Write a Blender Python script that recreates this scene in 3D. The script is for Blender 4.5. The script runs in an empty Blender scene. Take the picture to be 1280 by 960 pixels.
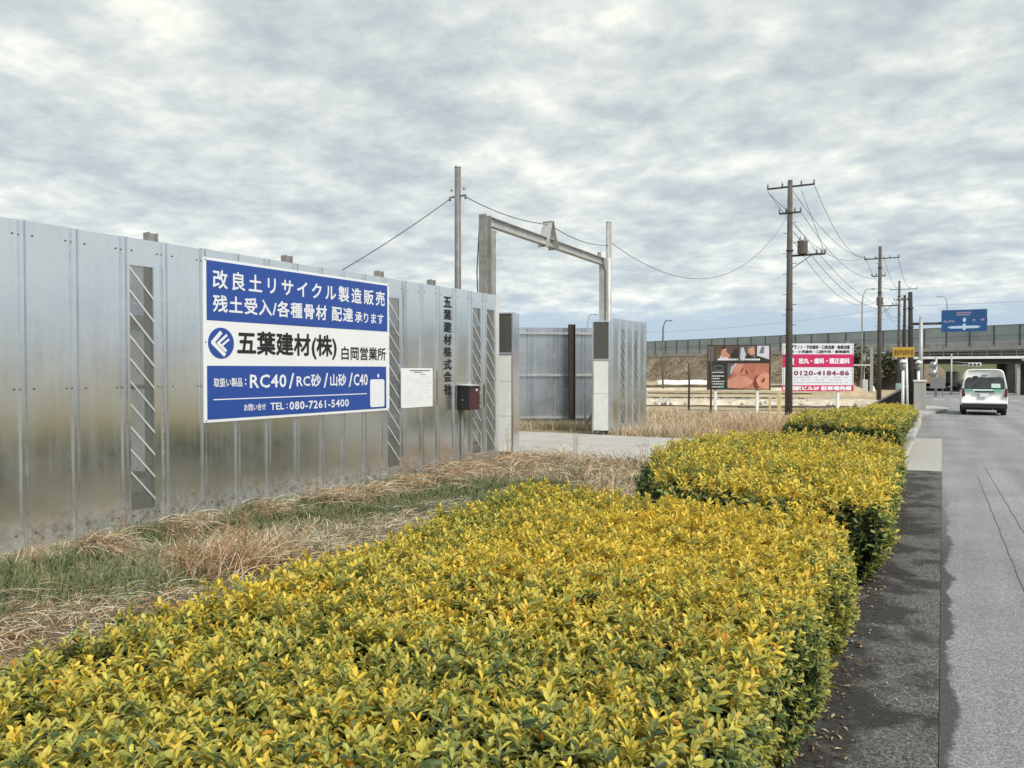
import bpy, bmesh, math, random
import numpy as np
from mathutils import Matrix, Vector
R = math.radians
random.seed(7); rng = np.random.default_rng(11)
scene = bpy.context.scene
COL = scene.collection

# ------------------------------------------------------------------ camera
cam = bpy.data.cameras.new('camera'); cam.lens = 27.0; cam.sensor_width = 36.0
cam.clip_start = 0.05; cam.clip_end = 6000
camo = bpy.data.objects.new('camera', cam); COL.objects.link(camo)
camo.location = (0, 0, 1.64); camo.rotation_euler = (R(90 - 1.07), 0, R(29.3))
scene.camera = camo
scene.view_settings.view_transform = 'Standard'; scene.view_settings.look = 'None'
scene.view_settings.exposure = 0.8; scene.view_settings.gamma = 1.0
scene.view_settings.use_curve_mapping = False

# ------------------------------------------------------------------ world
SUN_EL, SUN_AZ = R(46), R(122)      # azimuth from +Y towards +X
w = bpy.data.worlds.new('World'); scene.world = w; w.use_nodes = True
nt = w.node_tree; N = nt.nodes; L = nt.links; N.clear()
def nd(tree, typ, **kw):
    n = tree.nodes.new(typ)
    for k, v in kw.items(): setattr(n, k, v)
    return n
def mth(tree, op, a, b=None, c=None, clamp=False):
    n = tree.nodes.new('ShaderNodeMath'); n.operation = op; n.use_clamp = clamp
    for i, v in enumerate((a, b, c)):
        if v is None: continue
        if isinstance(v, (int, float)): n.inputs[i].default_value = v
        else: tree.links.new(v, n.inputs[i])
    return n.outputs[0]
def ramp(tree, fac, stops, interp='LINEAR'):
    n = tree.nodes.new('ShaderNodeValToRGB'); n.color_ramp.interpolation = interp
    e = n.color_ramp.elements
    while len(e) < len(stops): e.new(0.5)
    for el, (p, c) in zip(e, stops):
        el.position = p; el.color = (*c, 1) if len(c) == 3 else c
    tree.links.new(fac, n.inputs[0]); return n.outputs[0]
def noise(tree, vec, scale, detail=4, rough=0.5, dist=0.0, dim='3D'):
    n = tree.nodes.new('ShaderNodeTexNoise'); n.noise_dimensions = dim
    n.inputs['Scale'].default_value = scale; n.inputs['Detail'].default_value = detail
    n.inputs['Roughness'].default_value = rough; n.inputs['Distortion'].default_value = dist
    if vec is not None: tree.links.new(vec, n.inputs['Vector'])
    return n.outputs[0]
def mixc(tree, fac, a, b, blend='MIX'):
    n = tree.nodes.new('ShaderNodeMix'); n.data_type = 'RGBA'; n.blend_type = blend
    for sock, v in ((n.inputs[0], fac), (n.inputs[6], a), (n.inputs[7], b)):
        if isinstance(v, (int, float)): sock.default_value = v
        elif isinstance(v, tuple): sock.default_value = (*v, 1)
        else: tree.links.new(v, sock)
    return n.outputs[2]
out = nd(nt, 'ShaderNodeOutputWorld'); bg = nd(nt, 'ShaderNodeBackground')
sky = nd(nt, 'ShaderNodeTexSky', sky_type='NISHITA')
sky.sun_disc = False; sky.sun_elevation = SUN_EL; sky.sun_rotation = SUN_AZ
tc = nd(nt, 'ShaderNodeTexCoord'); sx = nd(nt, 'ShaderNodeSeparateXYZ')
L.new(tc.outputs['Generated'], sx.inputs[0])
zc = mth(nt, 'MAXIMUM', sx.outputs[2], 0.0)
den = mth(nt, 'ADD', zc, 0.17)
cx = mth(nt, 'DIVIDE', sx.outputs[0], den); cy = mth(nt, 'DIVIDE', sx.outputs[1], den)
cv = nd(nt, 'ShaderNodeCombineXYZ'); L.new(cx, cv.inputs[0]); L.new(cy, cv.inputs[1])
cloudvec = cv.outputs[0]
n_big = noise(nt, cloudvec, 1.7, 2, 0.5, 0.2)
n_mid = noise(nt, cloudvec, 5.0, 7, 0.58, 0.1)
n_fine = noise(nt, cloudvec, 12.0, 6, 0.6, 0.0)
csum = mth(nt, 'ADD', mth(nt, 'MULTIPLY', n_big, 0.43), mth(nt, 'MULTIPLY', n_mid, 0.38))
csum = mth(nt, 'ADD', csum, mth(nt, 'MULTIPLY', n_fine, 0.19))
cloud = ramp(nt, csum, [(0.35, (2.4, 2.75, 3.15)), (0.44, (3.1, 3.48, 3.7)), (0.50, (3.72, 4.1, 4.12)),
                        (0.56, (4.55, 4.8, 4.65)), (0.635, (5.9, 6.0, 5.4))])
thick = nd(nt, 'ShaderNodeMapRange'); thick.inputs[1].default_value = 0.08; thick.inputs[2].default_value = 0.34
thick.inputs[3].default_value = 1.13; thick.inputs[4].default_value = 1.0; L.new(zc, thick.inputs[0])
cm = nd(nt, 'ShaderNodeVectorMath', operation='SCALE'); L.new(cloud, cm.inputs[0]); L.new(thick.outputs[0], cm.inputs['Scale']); cloud = cm.outputs[0]
# the sheet of cloud ends far off; clear sky shows under its edge
edge = mth(nt, 'ADD', zc, mth(nt, 'MULTIPLY', mth(nt, 'SUBTRACT', n_mid, 0.5), 0.05))
cover = nd(nt, 'ShaderNodeMapRange', interpolation_type='SMOOTHSTEP')
cover.inputs[1].default_value = 0.055; cover.inputs[2].default_value = 0.098
L.new(edge, cover.inputs[0])
clear = mixc(nt, 0.94, sky.outputs[0], (2.85, 3.55, 4.25))
skycol = mixc(nt, cover.outputs[0], clear, cloud)
L.new(skycol, bg.inputs[0]); bg.inputs[1].default_value = 0.100
L.new(bg.outputs[0], out.inputs[0])

sl = bpy.data.lights.new('sun', 'SUN'); sl.energy = 2.4; sl.angle = R(20); sl.color = (1, 0.95, 0.86)
slo = bpy.data.objects.new('sun', sl); COL.objects.link(slo)
d = Vector((math.sin(SUN_AZ) * math.cos(SUN_EL), math.cos(SUN_AZ) * math.cos(SUN_EL), math.sin(SUN_EL)))
slo.rotation_euler = d.to_track_quat('Z', 'Y').to_euler(); slo.location = (0, 0, 30)

# ------------------------------------------------------------------ materials
M = {}
def mat(name, col=(0.5, 0.5, 0.5), rough=0.6, metal=0.0, var=0.12, scale=8.0, bump=0.0, bscale=60.0, spec=None, stain=None, sscale=1.5):
    """a painted or plain surface with slight real colour variation, optional stains and relief"""
    m = bpy.data.materials.new(name); m.use_nodes = True; t = m.node_tree
    b = t.nodes['Principled BSDF']; b.inputs['Roughness'].default_value = rough; b.inputs['Metallic'].default_value = metal
    if spec is not None: b.inputs['Specular IOR Level'].default_value = spec
    co = nd(t, 'ShaderNodeTexCoord').outputs['Object']
    f = noise(t, co, scale, 5, 0.6)
    lo = tuple(c * (1 - var) for c in col); hi = tuple(min(1, c * (1 + var)) for c in col)
    c = ramp(t, f, [(0.3, lo), (0.7, hi)])
    if stain:
        f2 = noise(t, co, sscale, 6, 0.65, 0.3)
        s = ramp(t, f2, [(0.5, (0, 0, 0)), (0.68, (1, 1, 1))])
        c = mixc(t, mth(t, 'MULTIPLY', s, stain[3] if len(stain) > 3 else 0.7), c, tuple(stain[:3]))
    t.links.new(c, b.inputs['Base Color'])
    if bump:
        bn = nd(t, 'ShaderNodeBump'); bn.inputs['Strength'].default_value = bump; bn.inputs['Distance'].default_value = 0.01
        t.links.new(noise(t, co, bscale, 4, 0.6), bn.inputs['Height']); t.links.new(bn.outputs[0], b.inputs['Normal'])
    M[name] = m; return m

def galv(name, base=(0.62, 0.64, 0.66), r0=0.26, r1=0.46, metal=0.9, dirt=True):
    """zinc-coated sheet: fine spangle, dull and dirty towards nothing in particular"""
    m = bpy.data.materials.new(name); m.use_nodes = True; t = m.node_tree
    b = t.nodes['Principled BSDF']; b.inputs['Metallic'].default_value = metal
    g = nd(t, 'ShaderNodeNewGeometry').outputs['Position']
    v = nd(t, 'ShaderNodeTexVoronoi'); v.inputs['Scale'].default_value = 140; t.links.new(g, v.inputs['Vector'])
    vs = nd(t, 'ShaderNodeSeparateColor'); t.links.new(v.outputs['Color'], vs.inputs[0])
    n1 = noise(t, g, 1.6, 5, 0.6, 0.3); n2 = noise(t, g, 35, 4, 0.65)
    mp = nd(t, 'ShaderNodeMapping'); mp.inputs['Scale'].default_value = (9, 9, 0.5); t.links.new(g, mp.inputs[0])
    streak = noise(t, mp.outputs[0], 1.4, 4, 0.6)
    k = mth(t, 'ADD', mth(t, 'MULTIPLY', vs.outputs[0], 0.07), mth(t, 'MULTIPLY', n1, 0.46))
    k = mth(t, 'ADD', k, mth(t, 'MULTIPLY', streak, 0.3)); k = mth(t, 'ADD', k, mth(t, 'MULTIPLY', n2, 0.22))
    c = ramp(t, k, [(0.33, tuple(x * 0.86 for x in base)), (0.52, base), (0.68, tuple(min(1, x * 1.1) for x in base))])
    if dirt:
        n3 = noise(t, g, 3.2, 6, 0.7)
        c = mixc(t, mth(t, 'MULTIPLY', ramp(t, n3, [(0.55, (0, 0, 0)), (0.75, (1, 1, 1))]), 0.12), c, (0.36, 0.35, 0.31))
    sz = nd(t, 'ShaderNodeSeparateXYZ'); t.links.new(g, sz.inputs[0])
    sp_ = nd(t, 'ShaderNodeMapRange'); sp_.inputs[1].default_value = 0.42; sp_.inputs[2].default_value = 0.0; t.links.new(sz.outputs[2], sp_.inputs[0])
    mud = mth(t, 'MULTIPLY', mth(t, 'POWER', sp_.outputs[0], 1.6), ramp(t, noise(t, g, 14, 6, 0.75), [(0.40, (0, 0, 0)), (0.62, (1, 1, 1))]))
    c = mixc(t, mth(t, 'MULTIPLY', mud, 0.75), c, (0.20, 0.17, 0.13))
    t.links.new(mth(t, 'SUBTRACT', metal, mth(t, 'MULTIPLY', mud, 0.7 * metal)), b.inputs['Metallic'])
    t.links.new(c, b.inputs['Base Color'])
    mr = nd(t, 'ShaderNodeMapRange'); mr.inputs[1].default_value = 0.35; mr.inputs[2].default_value = 0.65
    mr.inputs[3].default_value = r0; mr.inputs[4].default_value = r1
    t.links.new(k, mr.inputs[0]); t.links.new(mr.outputs[0], b.inputs['Roughness'])
    bn = nd(t, 'ShaderNodeBump'); bn.inputs['Strength'].default_value = 0.12; bn.inputs['Distance'].default_value = 0.01
    t.links.new(noise(t, g, 1.5, 2, 0.4), bn.inputs['Height']); t.links.new(bn.outputs[0], b.inputs['Normal'])
    M[name] = m; return m

def screen_mat(name, col, alpha):
    m = bpy.data.materials.new(name); m.use_nodes = True; t = m.node_tree
    b = t.nodes['Principled BSDF']; b.inputs['Metallic'].default_value = 0.5; b.inputs['Roughness'].default_value = 0.5
    g = nd(t, 'ShaderNodeNewGeometry').outputs['Position']
    t.links.new(ramp(t, noise(t, g, 20, 4), [(0.3, tuple(c * .8 for c in col)), (0.7, col)]), b.inputs['Base Color'])
    t.links.new(ramp(t, noise(t, g, 260, 1), [(0.42, (alpha - .2,) * 3), (0.58, (alpha + .2,) * 3)]), b.inputs['Alpha'])
    M[name] = m; return m

def leafmat(name, trans=0.30, rough=0.48):
    m = bpy.data.materials.new(name); m.use_nodes = True; t = m.node_tree
    b = t.nodes['Principled BSDF']; b.inputs['Roughness'].default_value = rough; b.inputs['Specular IOR Level'].default_value = 0.38
    a = nd(t, 'ShaderNodeAttribute'); a.attribute_name = 'col'
    tr = nd(t, 'ShaderNodeBsdfTranslucent'); mx = nd(t, 'ShaderNodeMixShader'); mx.inputs[0].default_value = trans
    g = nd(t, 'ShaderNodeNewGeometry').outputs['Position']
    c = mixc(t, 1.0, a.outputs['Color'], ramp(t, noise(t, g, 90, 3), [(0.3, (.8, .8, .8)), (0.7, (1.12, 1.12, 1.12))]), 'MULTIPLY')
    t.links.new(c, b.inputs['Base Color']); t.links.new(c, tr.inputs[0])
    t.links.new(b.outputs[0], mx.inputs[1]); t.links.new(tr.outputs[0], mx.inputs[2])
    t.links.new(mx.outputs[0], t.nodes['Material Output'].inputs[0])
    M[name] = m; return m

galv('galv', (0.77, 0.80, 0.825), 0.14, 0.26, 0.97); galv('galv_light', (0.72, 0.73, 0.73), 0.35, 0.55, 0.6); galv('galv_dull', (0.36, 0.36, 0.355), 0.45, 0.65, 0.5)
galv('galv_back', (0.56, 0.60, 0.65), 0.22, 0.34, 0.95)
screen_mat('screen', (0.19, 0.20, 0.195), 0.8); screen_mat('screen_dark', (0.13, 0.13, 0.12), 0.85)
leafmat('leaf'); leafmat('straw', 0.15, 0.7)
mat('bolt', (0.12, 0.12, 0.12), 0.5, 0.6)
mat('white_sheet', (0.62, 0.64, 0.66), 0.4, 0.0, 0.05, 2, stain=(0.4, 0.4, 0.38, 0.4))
mat('col_white', (0.62, 0.64, 0.62), 0.5, 0.0, 0.06, 3, stain=(0.42, 0.42, 0.4, 0.5))
mat('sign_white', (0.70, 0.72, 0.745), 0.35, 0, 0.03, 2)
mat('sign_blue', (0.020, 0.065, 0.30), 0.35, 0, 0.06, 2)
mat('sign_navy', (0.02, 0.05, 0.19), 0.35, 0, 0.05, 2)
mat('print_white', (0.68, 0.71, 0.76), 0.4, 0, 0.02, 3); mat('print_black', (0.012, 0.012, 0.014), 0.5, 0, 0.1)
mat('print_grey', (0.38, 0.4, 0.42), 0.5, 0, 0.1)
mat('maroon', (0.055, 0.020, 0.024), 0.45, 0, 0.15, 20); mat('box_black', (0.015, 0.014, 0.016), 0.4, 0, 0.2)
mat('hsteel', (0.30, 0.295, 0.285), 0.55, 0.35, 0.2, 5, 0.1, stain=(0.13, 0.115, 0.10, 0.6), sscale=2.5)
mat('hsteel_light', (0.47, 0.475, 0.465), 0.5, 0.35, 0.15, 5, stain=(0.22, 0.2, 0.18, 0.5), sscale=2.5)
mat('rust_dark', (0.030, 0.022, 0.018), 0.7, 0.1, 0.35, 12, 0.2)
mat('rail_steel', (0.42, 0.43, 0.44), 0.5, 0.5, 0.12, 6)
mat('pole_grey', (0.17, 0.165, 0.16), 0.6, 0.2, 0.2, 8)
mat('pole_concrete', (0.085, 0.078, 0.072), 0.85, 0, 0.25, 4, 0.15)
mat('pole_wood', (0.028, 0.022, 0.019), 0.85, 0, 0.35, 8, 0.2)
mat('pole_metal', (0.05, 0.05, 0.05), 0.6, 0.3, 0.2)
mat('pole_light', (0.35, 0.37, 0.37), 0.5, 0.3, 0.1, 3)
mat('insulator', (0.22, 0.21, 0.2), 0.3, 0, 0.2)
mat('transformer', (0.19, 0.195, 0.195), 0.5, 0.1, 0.1, 4)
mat('wire', (0.07, 0.07, 0.075), 0.6)
mat('pink', (0.46, 0.015, 0.10), 0.4, 0, 0.06, 2); mat('lilac_white', (0.60, 0.63, 0.71), 0.4, 0, 0.03, 2)
mat('print_maroon', (0.20, 0.02, 0.06), 0.5, 0, 0.1)
mat('board_black', (0.018, 0.017, 0.017), 0.5, 0, 0.2); mat('photo_grey', (0.11, 0.107, 0.105), 0.5, 0, 0.4, 2)
mat('skin_print', (0.38, 0.135, 0.085), 0.5, 0, 0.22, 3); mat('skin_shade', (0.12, 0.035, 0.022), 0.5, 0, 0.2, 6)
mat('skin_light', (0.52, 0.235, 0.165), 0.5, 0, 0.12, 4); mat('hair_print', (0.03, 0.012, 0.01), 0.5, 0, 0.2)
mat('cloth_print', (0.50, 0.49, 0.60), 0.5, 0, 0.15, 6); mat('brown_print', (0.10, 0.065, 0.045), 0.5, 0, 0.3, 3)
mat('post_white', (0.68, 0.70, 0.70), 0.5, 0, 0.08, 3, stain=(0.45, 0.42, 0.36, 0.4))
mat('post_cream', (0.62, 0.50, 0.25), 0.6, 0, 0.12, 3)
mat('brown_post', (0.075, 0.055, 0.042), 0.8, 0, 0.25, 6)
mat('yellow_sign', (0.52, 0.33, 0.04), 0.5, 0, 0.08, 3); mat('print_ochre', (0.14, 0.075, 0.01), 0.5)
mat('road_blue', (0.012, 0.075, 0.22), 0.4, 0, 0.08, 1); mat('print_sky', (0.42, 0.58, 0.75), 0.5); mat('print_rose', (0.25, 0.22, 0.35), 0.5)
mat('concrete', (0.37, 0.365, 0.35), 0.85, 0, 0.14, 3, 0.2, 50, stain=(0.2, 0.19, 0.17, 0.6), sscale=0.8)
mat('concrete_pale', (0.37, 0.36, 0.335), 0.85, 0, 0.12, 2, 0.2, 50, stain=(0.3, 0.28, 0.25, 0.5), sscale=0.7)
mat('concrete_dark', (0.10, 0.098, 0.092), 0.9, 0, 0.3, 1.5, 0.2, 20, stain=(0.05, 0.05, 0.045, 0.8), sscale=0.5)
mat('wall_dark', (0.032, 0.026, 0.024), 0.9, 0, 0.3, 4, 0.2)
mat('barrier_glass', (0.25, 0.30, 0.31), 0.3, 0.1, 0.12, 0.3, stain=(0.36, 0.37, 0.36, 0.7), sscale=0.25)
mat('barrier_post', (0.08, 0.085, 0.085), 0.6, 0.2, 0.2)
mat('railing_grey', (0.22, 0.225, 0.22), 0.6, 0.3, 0.2)
mat('tarp_white', (0.72, 0.73, 0.72), 0.6, 0, 0.08, 1)
mat('van_white', (0.84, 0.87, 0.86), 0.32, 0, 0.03, 2, stain=(0.5, 0.51, 0.49, 0.4), sscale=3)
mat('glass_dark', (0.045, 0.05, 0.052), 0.12, 0, 0.4, 3); mat('van_green', (0.10, 0.42, 0.32), 0.4, 0, 0.1)
mat('tail_red', (0.11, 0.012, 0.012), 0.25); mat('tyre', (0.014, 0.014, 0.014), 0.85); mat('trim_black', (0.012, 0.013, 0.014), 0.55)
mat('rim', (0.25, 0.25, 0.26), 0.4, 0.7); mat('sticker', (0.52, 0.66, 0.6), 0.5)
mat('car_black', (0.012, 0.012, 0.014), 0.3); mat('mirror', (0.4, 0.42, 0.43), 0.15, 0.8)
mat('kiosk', (0.55, 0.56, 0.55), 0.6); mat('twig', (0.055, 0.038, 0.022), 0.9, 0, 0.3, 30)
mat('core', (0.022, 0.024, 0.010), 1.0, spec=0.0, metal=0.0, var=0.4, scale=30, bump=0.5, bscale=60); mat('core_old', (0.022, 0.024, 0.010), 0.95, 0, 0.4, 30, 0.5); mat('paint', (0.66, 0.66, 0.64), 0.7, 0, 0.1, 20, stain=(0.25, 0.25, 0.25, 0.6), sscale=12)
mat('pond_green', (0.33, 0.47, 0.42), 0.5)

def ground_material():
    m = bpy.data.materials.new('ground_mix'); m.use_nodes = True; t = m.node_tree; b = t.nodes['Principled BSDF']
    b.inputs['Roughness'].default_value = 0.95; b.inputs['Specular IOR Level'].default_value = 0.2
    g = nd(t, 'ShaderNodeNewGeometry').outputs['Position']; s = nd(t, 'ShaderNodeSeparateXYZ'); t.links.new(g, s.inputs[0])
    fine = noise(t, g, 22, 6, 0.7); med = noise(t, g, 1.3, 5, 0.6, 0.3); big = noise(t, g, 0.09, 4, 0.6)
    verge = ramp(t, fine, [(0.3, (0.09, 0.075, 0.045)), (0.5, (0.23, 0.19, 0.12)), (0.68, (0.38, 0.32, 0.21))])
    verge = mixc(t, ramp(t, med, [(0.5, (0, 0, 0)), (0.62, (.75, .75, .75))]), verge, (0.13, 0.155, 0.065))
    mp = nd(t, 'ShaderNodeMapping'); mp.inputs['Scale'].default_value = (0.05, 0.35, 1); mp.inputs['Rotation'].default_value = (0, 0, R(-28)); t.links.new(g, mp.inputs[0])
    strips = noise(t, mp.outputs[0], 1.0, 4, 0.6)
    f1 = noise(t, g, 2.5, 6, 0.7)
    k = mth(t, 'ADD', mth(t, 'MULTIPLY', strips, 0.6), mth(t, 'MULTIPLY', f1, 0.4))
    field = ramp(t, k, [(0.36, (0.16, 0.12, 0.075)), (0.47, (0.33, 0.26, 0.16)), (0.55, (0.46, 0.38, 0.26)), (0.66, (0.56, 0.49, 0.37))])
    yf = nd(t, 'ShaderNodeMapRange'); yf.inputs[1].default_value = 19; yf.inputs[2].default_value = 27; t.links.new(s.outputs[1], yf.inputs[0])
    c = mixc(t, yf.outputs[0], verge, field)
    far = nd(t, 'ShaderNodeMapRange'); far.inputs[1].default_value = 160; far.inputs[2].default_value = 300; t.links.new(s.outputs[1], far.inputs[0])
    c = mixc(t, far.outputs[0], c, (0.11, 0.115, 0.07))
    t.links.new(c, b.inputs['Base Color'])
    bn = nd(t, 'ShaderNodeBump'); bn.inputs['Strength'].default_value = 0.6; bn.inputs['Distance'].default_value = 0.03
    t.links.new(fine, bn.inputs['Height']); t.links.new(bn.outputs[0], b.inputs['Normal'])
    M['ground'] = m
def asphalt_material():
    m = bpy.data.materials.new('asphalt'); m.use_nodes = True; t = m.node_tree; b = t.nodes['Principled BSDF']
    g = nd(t, 'ShaderNodeNewGeometry').outputs['Position']; s = nd(t, 'ShaderNodeSeparateXYZ'); t.links.new(g, s.inputs[0])
    b.inputs['Roughness'].default_value = 0.88; b.inputs['Specular IOR Level'].default_value = 0.3
    v = nd(t, 'ShaderNodeTexVoronoi'); v.inputs['Scale'].default_value = 120; t.links.new(g, v.inputs['Vector'])
    vs = nd(t, 'ShaderNodeSeparateColor'); t.links.new(v.outputs['Color'], vs.inputs[0])
    n2 = noise(t, g, 0.7, 5, 0.6); n3 = noise(t, g, 60, 4, 0.7)
    c = ramp(t, mth(t, 'ADD', mth(t, 'MULTIPLY', vs.outputs[0], 0.55), mth(t, 'MULTIPLY', n3, 0.45)), [(0.15, (0.13, 0.134, 0.139)), (0.5, (0.225, 0.23, 0.236)), (0.85, (0.37, 0.373, 0.378))])
    c = mixc(t, 1.0, c, ramp(t, n2, [(0.3, (.80, .80, .81)), (0.7, (1.12, 1.12, 1.11))]), 'MULTIPLY')
    lm = nd(t, 'ShaderNodeMapping'); lm.inputs['Scale'].default_value = (1.3, 0.05, 1); t.links.new(g, lm.inputs[0])
    c = mixc(t, 1.0, c, ramp(t, noise(t, lm.outputs[0], 1.0, 4, 0.6), [(0.35, (.82, .82, .83)), (0.65, (1.14, 1.14, 1.13))]), 'MULTIPLY')
    # old damp-dark tar band with a ragged edge beside the gutter
    wob = mth(t, 'MULTIPLY', mth(t, 'SUBTRACT', noise(t, g, 1.1, 7, 0.7), 0.5), 0.34)
    ex = mth(t, 'SUBTRACT', s.outputs[0], wob)
    e = nd(t, 'ShaderNodeMapRange'); e.inputs[1].default_value = 0.075; e.inputs[2].default_value = 0.05; t.links.new(ex, e.inputs[0])
    yy = nd(t, 'ShaderNodeMapRange'); yy.inputs[1].default_value = 13; yy.inputs[2].default_value = 8; t.links.new(s.outputs[1], yy.inputs[0])
    c = mixc(t, mth(t, 'MULTIPLY', mth(t, 'MULTIPLY', e.outputs[0], yy.outputs[0]), 0.85), c, (0.04, 0.04, 0.041))
    t.links.new(c, b.inputs['Base Color'])
    bn = nd(t, 'ShaderNodeBump'); bn.inputs['Strength'].default_value = 0.5; bn.inputs['Distance'].default_value = 0.004
    t.links.new(v.outputs['Distance'], bn.inputs['Height']); t.links.new(bn.outputs[0], b.inputs['Normal'])
    M['asphalt'] = m
def gutter_material(name, dark):
    m = bpy.data.materials.new(name); m.use_nodes = True; t = m.node_tree; b = t.nodes['Principled BSDF']; b.inputs['Roughness'].default_value = 0.9; b.inputs['Specular IOR Level'].default_value = 0.3
    g = nd(t, 'ShaderNodeNewGeometry').outputs['Position']; s = nd(t, 'ShaderNodeSeparateXYZ'); t.links.new(g, s.inputs[0])
    v = nd(t, 'ShaderNodeTexVoronoi'); v.inputs['Scale'].default_value = 120; t.links.new(g, v.inputs['Vector'])
    vs = nd(t, 'ShaderNodeSeparateColor'); t.links.new(v.outputs['Color'], vs.inputs[0])
    n2 = noise(t, g, 2.3, 6, 0.65, 0.3); n3 = noise(t, g, 45, 5, 0.7)
    k = mth(t, 'ADD', mth(t, 'MULTIPLY', vs.outputs[0], 0.5), mth(t, 'MULTIPLY', n3, 0.5))
    if dark:
        c = ramp(t, k, [(0.2, (0.03, 0.03, 0.029)), (0.5, (0.09, 0.088, 0.083)), (0.72, (0.17, 0.167, 0.157)), (0.9, (0.36, 0.35, 0.33))])
        gx = nd(t, 'ShaderNodeMapRange'); gx.inputs[1].default_value = -0.02; gx.inputs[2].default_value = -0.42; t.links.new(s.outputs[0], gx.inputs[0])
        st = mth(t, 'ADD', n2, mth(t, 'MULTIPLY', gx.outputs[0], 0.13))
        c = mixc(t, ramp(t, st, [(0.50, (0, 0, 0)), (0.62, (.82, .82, .82))]), c, (0.020, 0.0195, 0.018))
    else:
        c = ramp(t, k, [(0.2, (0.27, 0.262, 0.24)), (0.7, (0.42, 0.41, 0.375))])
    t.links.new(c, b.inputs['Base Color'])
    bn = nd(t, 'ShaderNodeBump'); bn.inputs['Strength'].default_value = 0.5; bn.inputs['Distance'].default_value = 0.005
    t.links.new(k, bn.inputs['Height']); t.links.new(bn.outputs[0], b.inputs['Normal'])
    M[name] = m
ground_material(); asphalt_material(); gutter_material('gutter_dark', True); gutter_material('gutter_pale', False)

def bank_material():
    m = bpy.data.materials.new('bank'); m.use_nodes = True; t = m.node_tree; b = t.nodes['Principled BSDF']; b.inputs['Roughness'].default_value = 1
    g = nd(t, 'ShaderNodeNewGeometry').outputs['Position']
    n1 = noise(t, g, 0.35, 7, 0.75)
    t.links.new(ramp(t, n1, [(0.35, (0.15, 0.12, 0.08)), (0.5, (0.24, 0.195, 0.135)), (0.65, (0.32, 0.265, 0.19))]), b.inputs['Base Color'])
    M['bank'] = m
bank_material()

# ------------------------------------------------------------------ builders
class MB:
    def __init__(s): s.v = []; s.f = []
    def add(s, vs, fs):
        o = len(s.v); s.v += [tuple(p) for p in vs]; s.f += [tuple(i + o for i in f) for f in fs]; return s
    def box(s, x0, x1, y0, y1, z0, z1):
        return s.add([(x0,y0,z0),(x1,y0,z0),(x1,y1,z0),(x0,y1,z0),(x0,y0,z1),(x1,y0,z1),(x1,y1,z1),(x0,y1,z1)],
                     [(0,3,2,1),(4,5,6,7),(0,1,5,4),(1,2,6,5),(2,3,7,6),(3,0,4,7)])
    def bar(s, a, b, w, h, up=(0,0,1)):
        a = Vector(a); b = Vector(b); d = (b - a).normalized(); up = Vector(up)
        if abs(d.dot(up)) > 0.98: up = Vector((0, 1, 0))
        r = d.cross(up).normalized(); u = r.cross(d)
        vs = [p + r * (i * w / 2) + u * (j * h / 2) for p in (a, b) for i, j in ((-1,-1),(1,-1),(1,1),(-1,1))]
        return s.add(vs, [(3,2,1,0),(4,5,6,7),(0,1,5,4),(1,2,6,5),(2,3,7,6),(3,0,4,7)])
    def tube(s, pts, r, seg=8, r1=None, cap=True):
        pts = [Vector(p) for p in pts]; n = len(pts); r1 = r if r1 is None else r1; vs = []; fs = []
        for i, p in enumerate(pts):
            d = (pts[min(i+1, n-1)] - pts[max(i-1, 0)]).normalized()
            up = Vector((0,0,1)) if abs(d.z) < 0.95 else Vector((1,0,0))
            a = d.cross(up).normalized(); b = a.cross(d); rr = r + (r1 - r) * i / max(1, n-1)
            vs += [p + (a * math.cos(2*math.pi*k/seg) + b * math.sin(2*math.pi*k/seg)) * rr for k in range(seg)]
        for i in range(n-1):
            for k in range(seg):
                k2 = (k+1) % seg; fs.append((i*seg+k, i*seg+k2, (i+1)*seg+k2, (i+1)*seg+k))
        if cap: fs += [tuple(range(seg))[::-1], tuple((n-1)*seg+k for k in range(seg))]
        return s.add(vs, fs)
    def lathe(s, prof, seg=12, c=(0,0,0)):
        vs = []; fs = []
        for r, z in prof: vs += [(c[0]+r*math.cos(2*math.pi*k/seg), c[1]+r*math.sin(2*math.pi*k/seg), c[2]+z) for k in range(seg)]
        for i in range(len(prof)-1):
            for k in range(seg):
                k2 = (k+1) % seg; fs.append((i*seg+k, i*seg+k2, (i+1)*seg+k2, (i+1)*seg+k))
        fs += [tuple(range(seg))[::-1], tuple((len(prof)-1)*seg+k for k in range(seg))]
        return s.add(vs, fs)
    def poly(s, pts): return s.add(pts, [tuple(range(len(pts)))])
    def prism(s, pts, vec):
        n = len(pts); v = Vector(vec); ps = [Vector(p) for p in pts]
        return s.add(ps + [p + v for p in ps], [tuple(range(n))[::-1], tuple(range(n, 2*n))] + [(i, (i+1)%n, (i+1)%n+n, i+n) for i in range(n)])
    def mesh(s, name, m, smooth=False):
        me = bpy.data.meshes.new(name); me.from_pydata(s.v, [], s.f); me.materials.append(M[m] if isinstance(m, str) else m)
        if smooth:
            for p in me.polygons: p.use_smooth = True
        me.update(); return me
    def build(s, name, m, parent=None, smooth=False, bevel=0, **kw):
        o = bpy.data.objects.new(name, s.mesh(name, m, smooth)); COL.objects.link(o)
        if parent is not None: o.parent = parent
        if bevel:
            b = o.modifiers.new('bevel', 'BEVEL'); b.width = bevel; b.segments = 2; b.limit_method = 'ANGLE'
        for k, v in kw.items(): o[k] = v
        return o
def thing(name, label, cat, loc=(0,0,0), rz=0, group=None):
    o = bpy.data.objects.new(name, None); COL.objects.link(o); o.location = loc; o.rotation_euler = (0,0,rz); o.empty_display_size = 0.2
    o['label'] = label; o['category'] = cat
    if group: o['group'] = group
    return o
def tag(o, label, cat, group=None):
    o['label'] = label; o['category'] = cat
    if group: o['group'] = group
    return o
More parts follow.
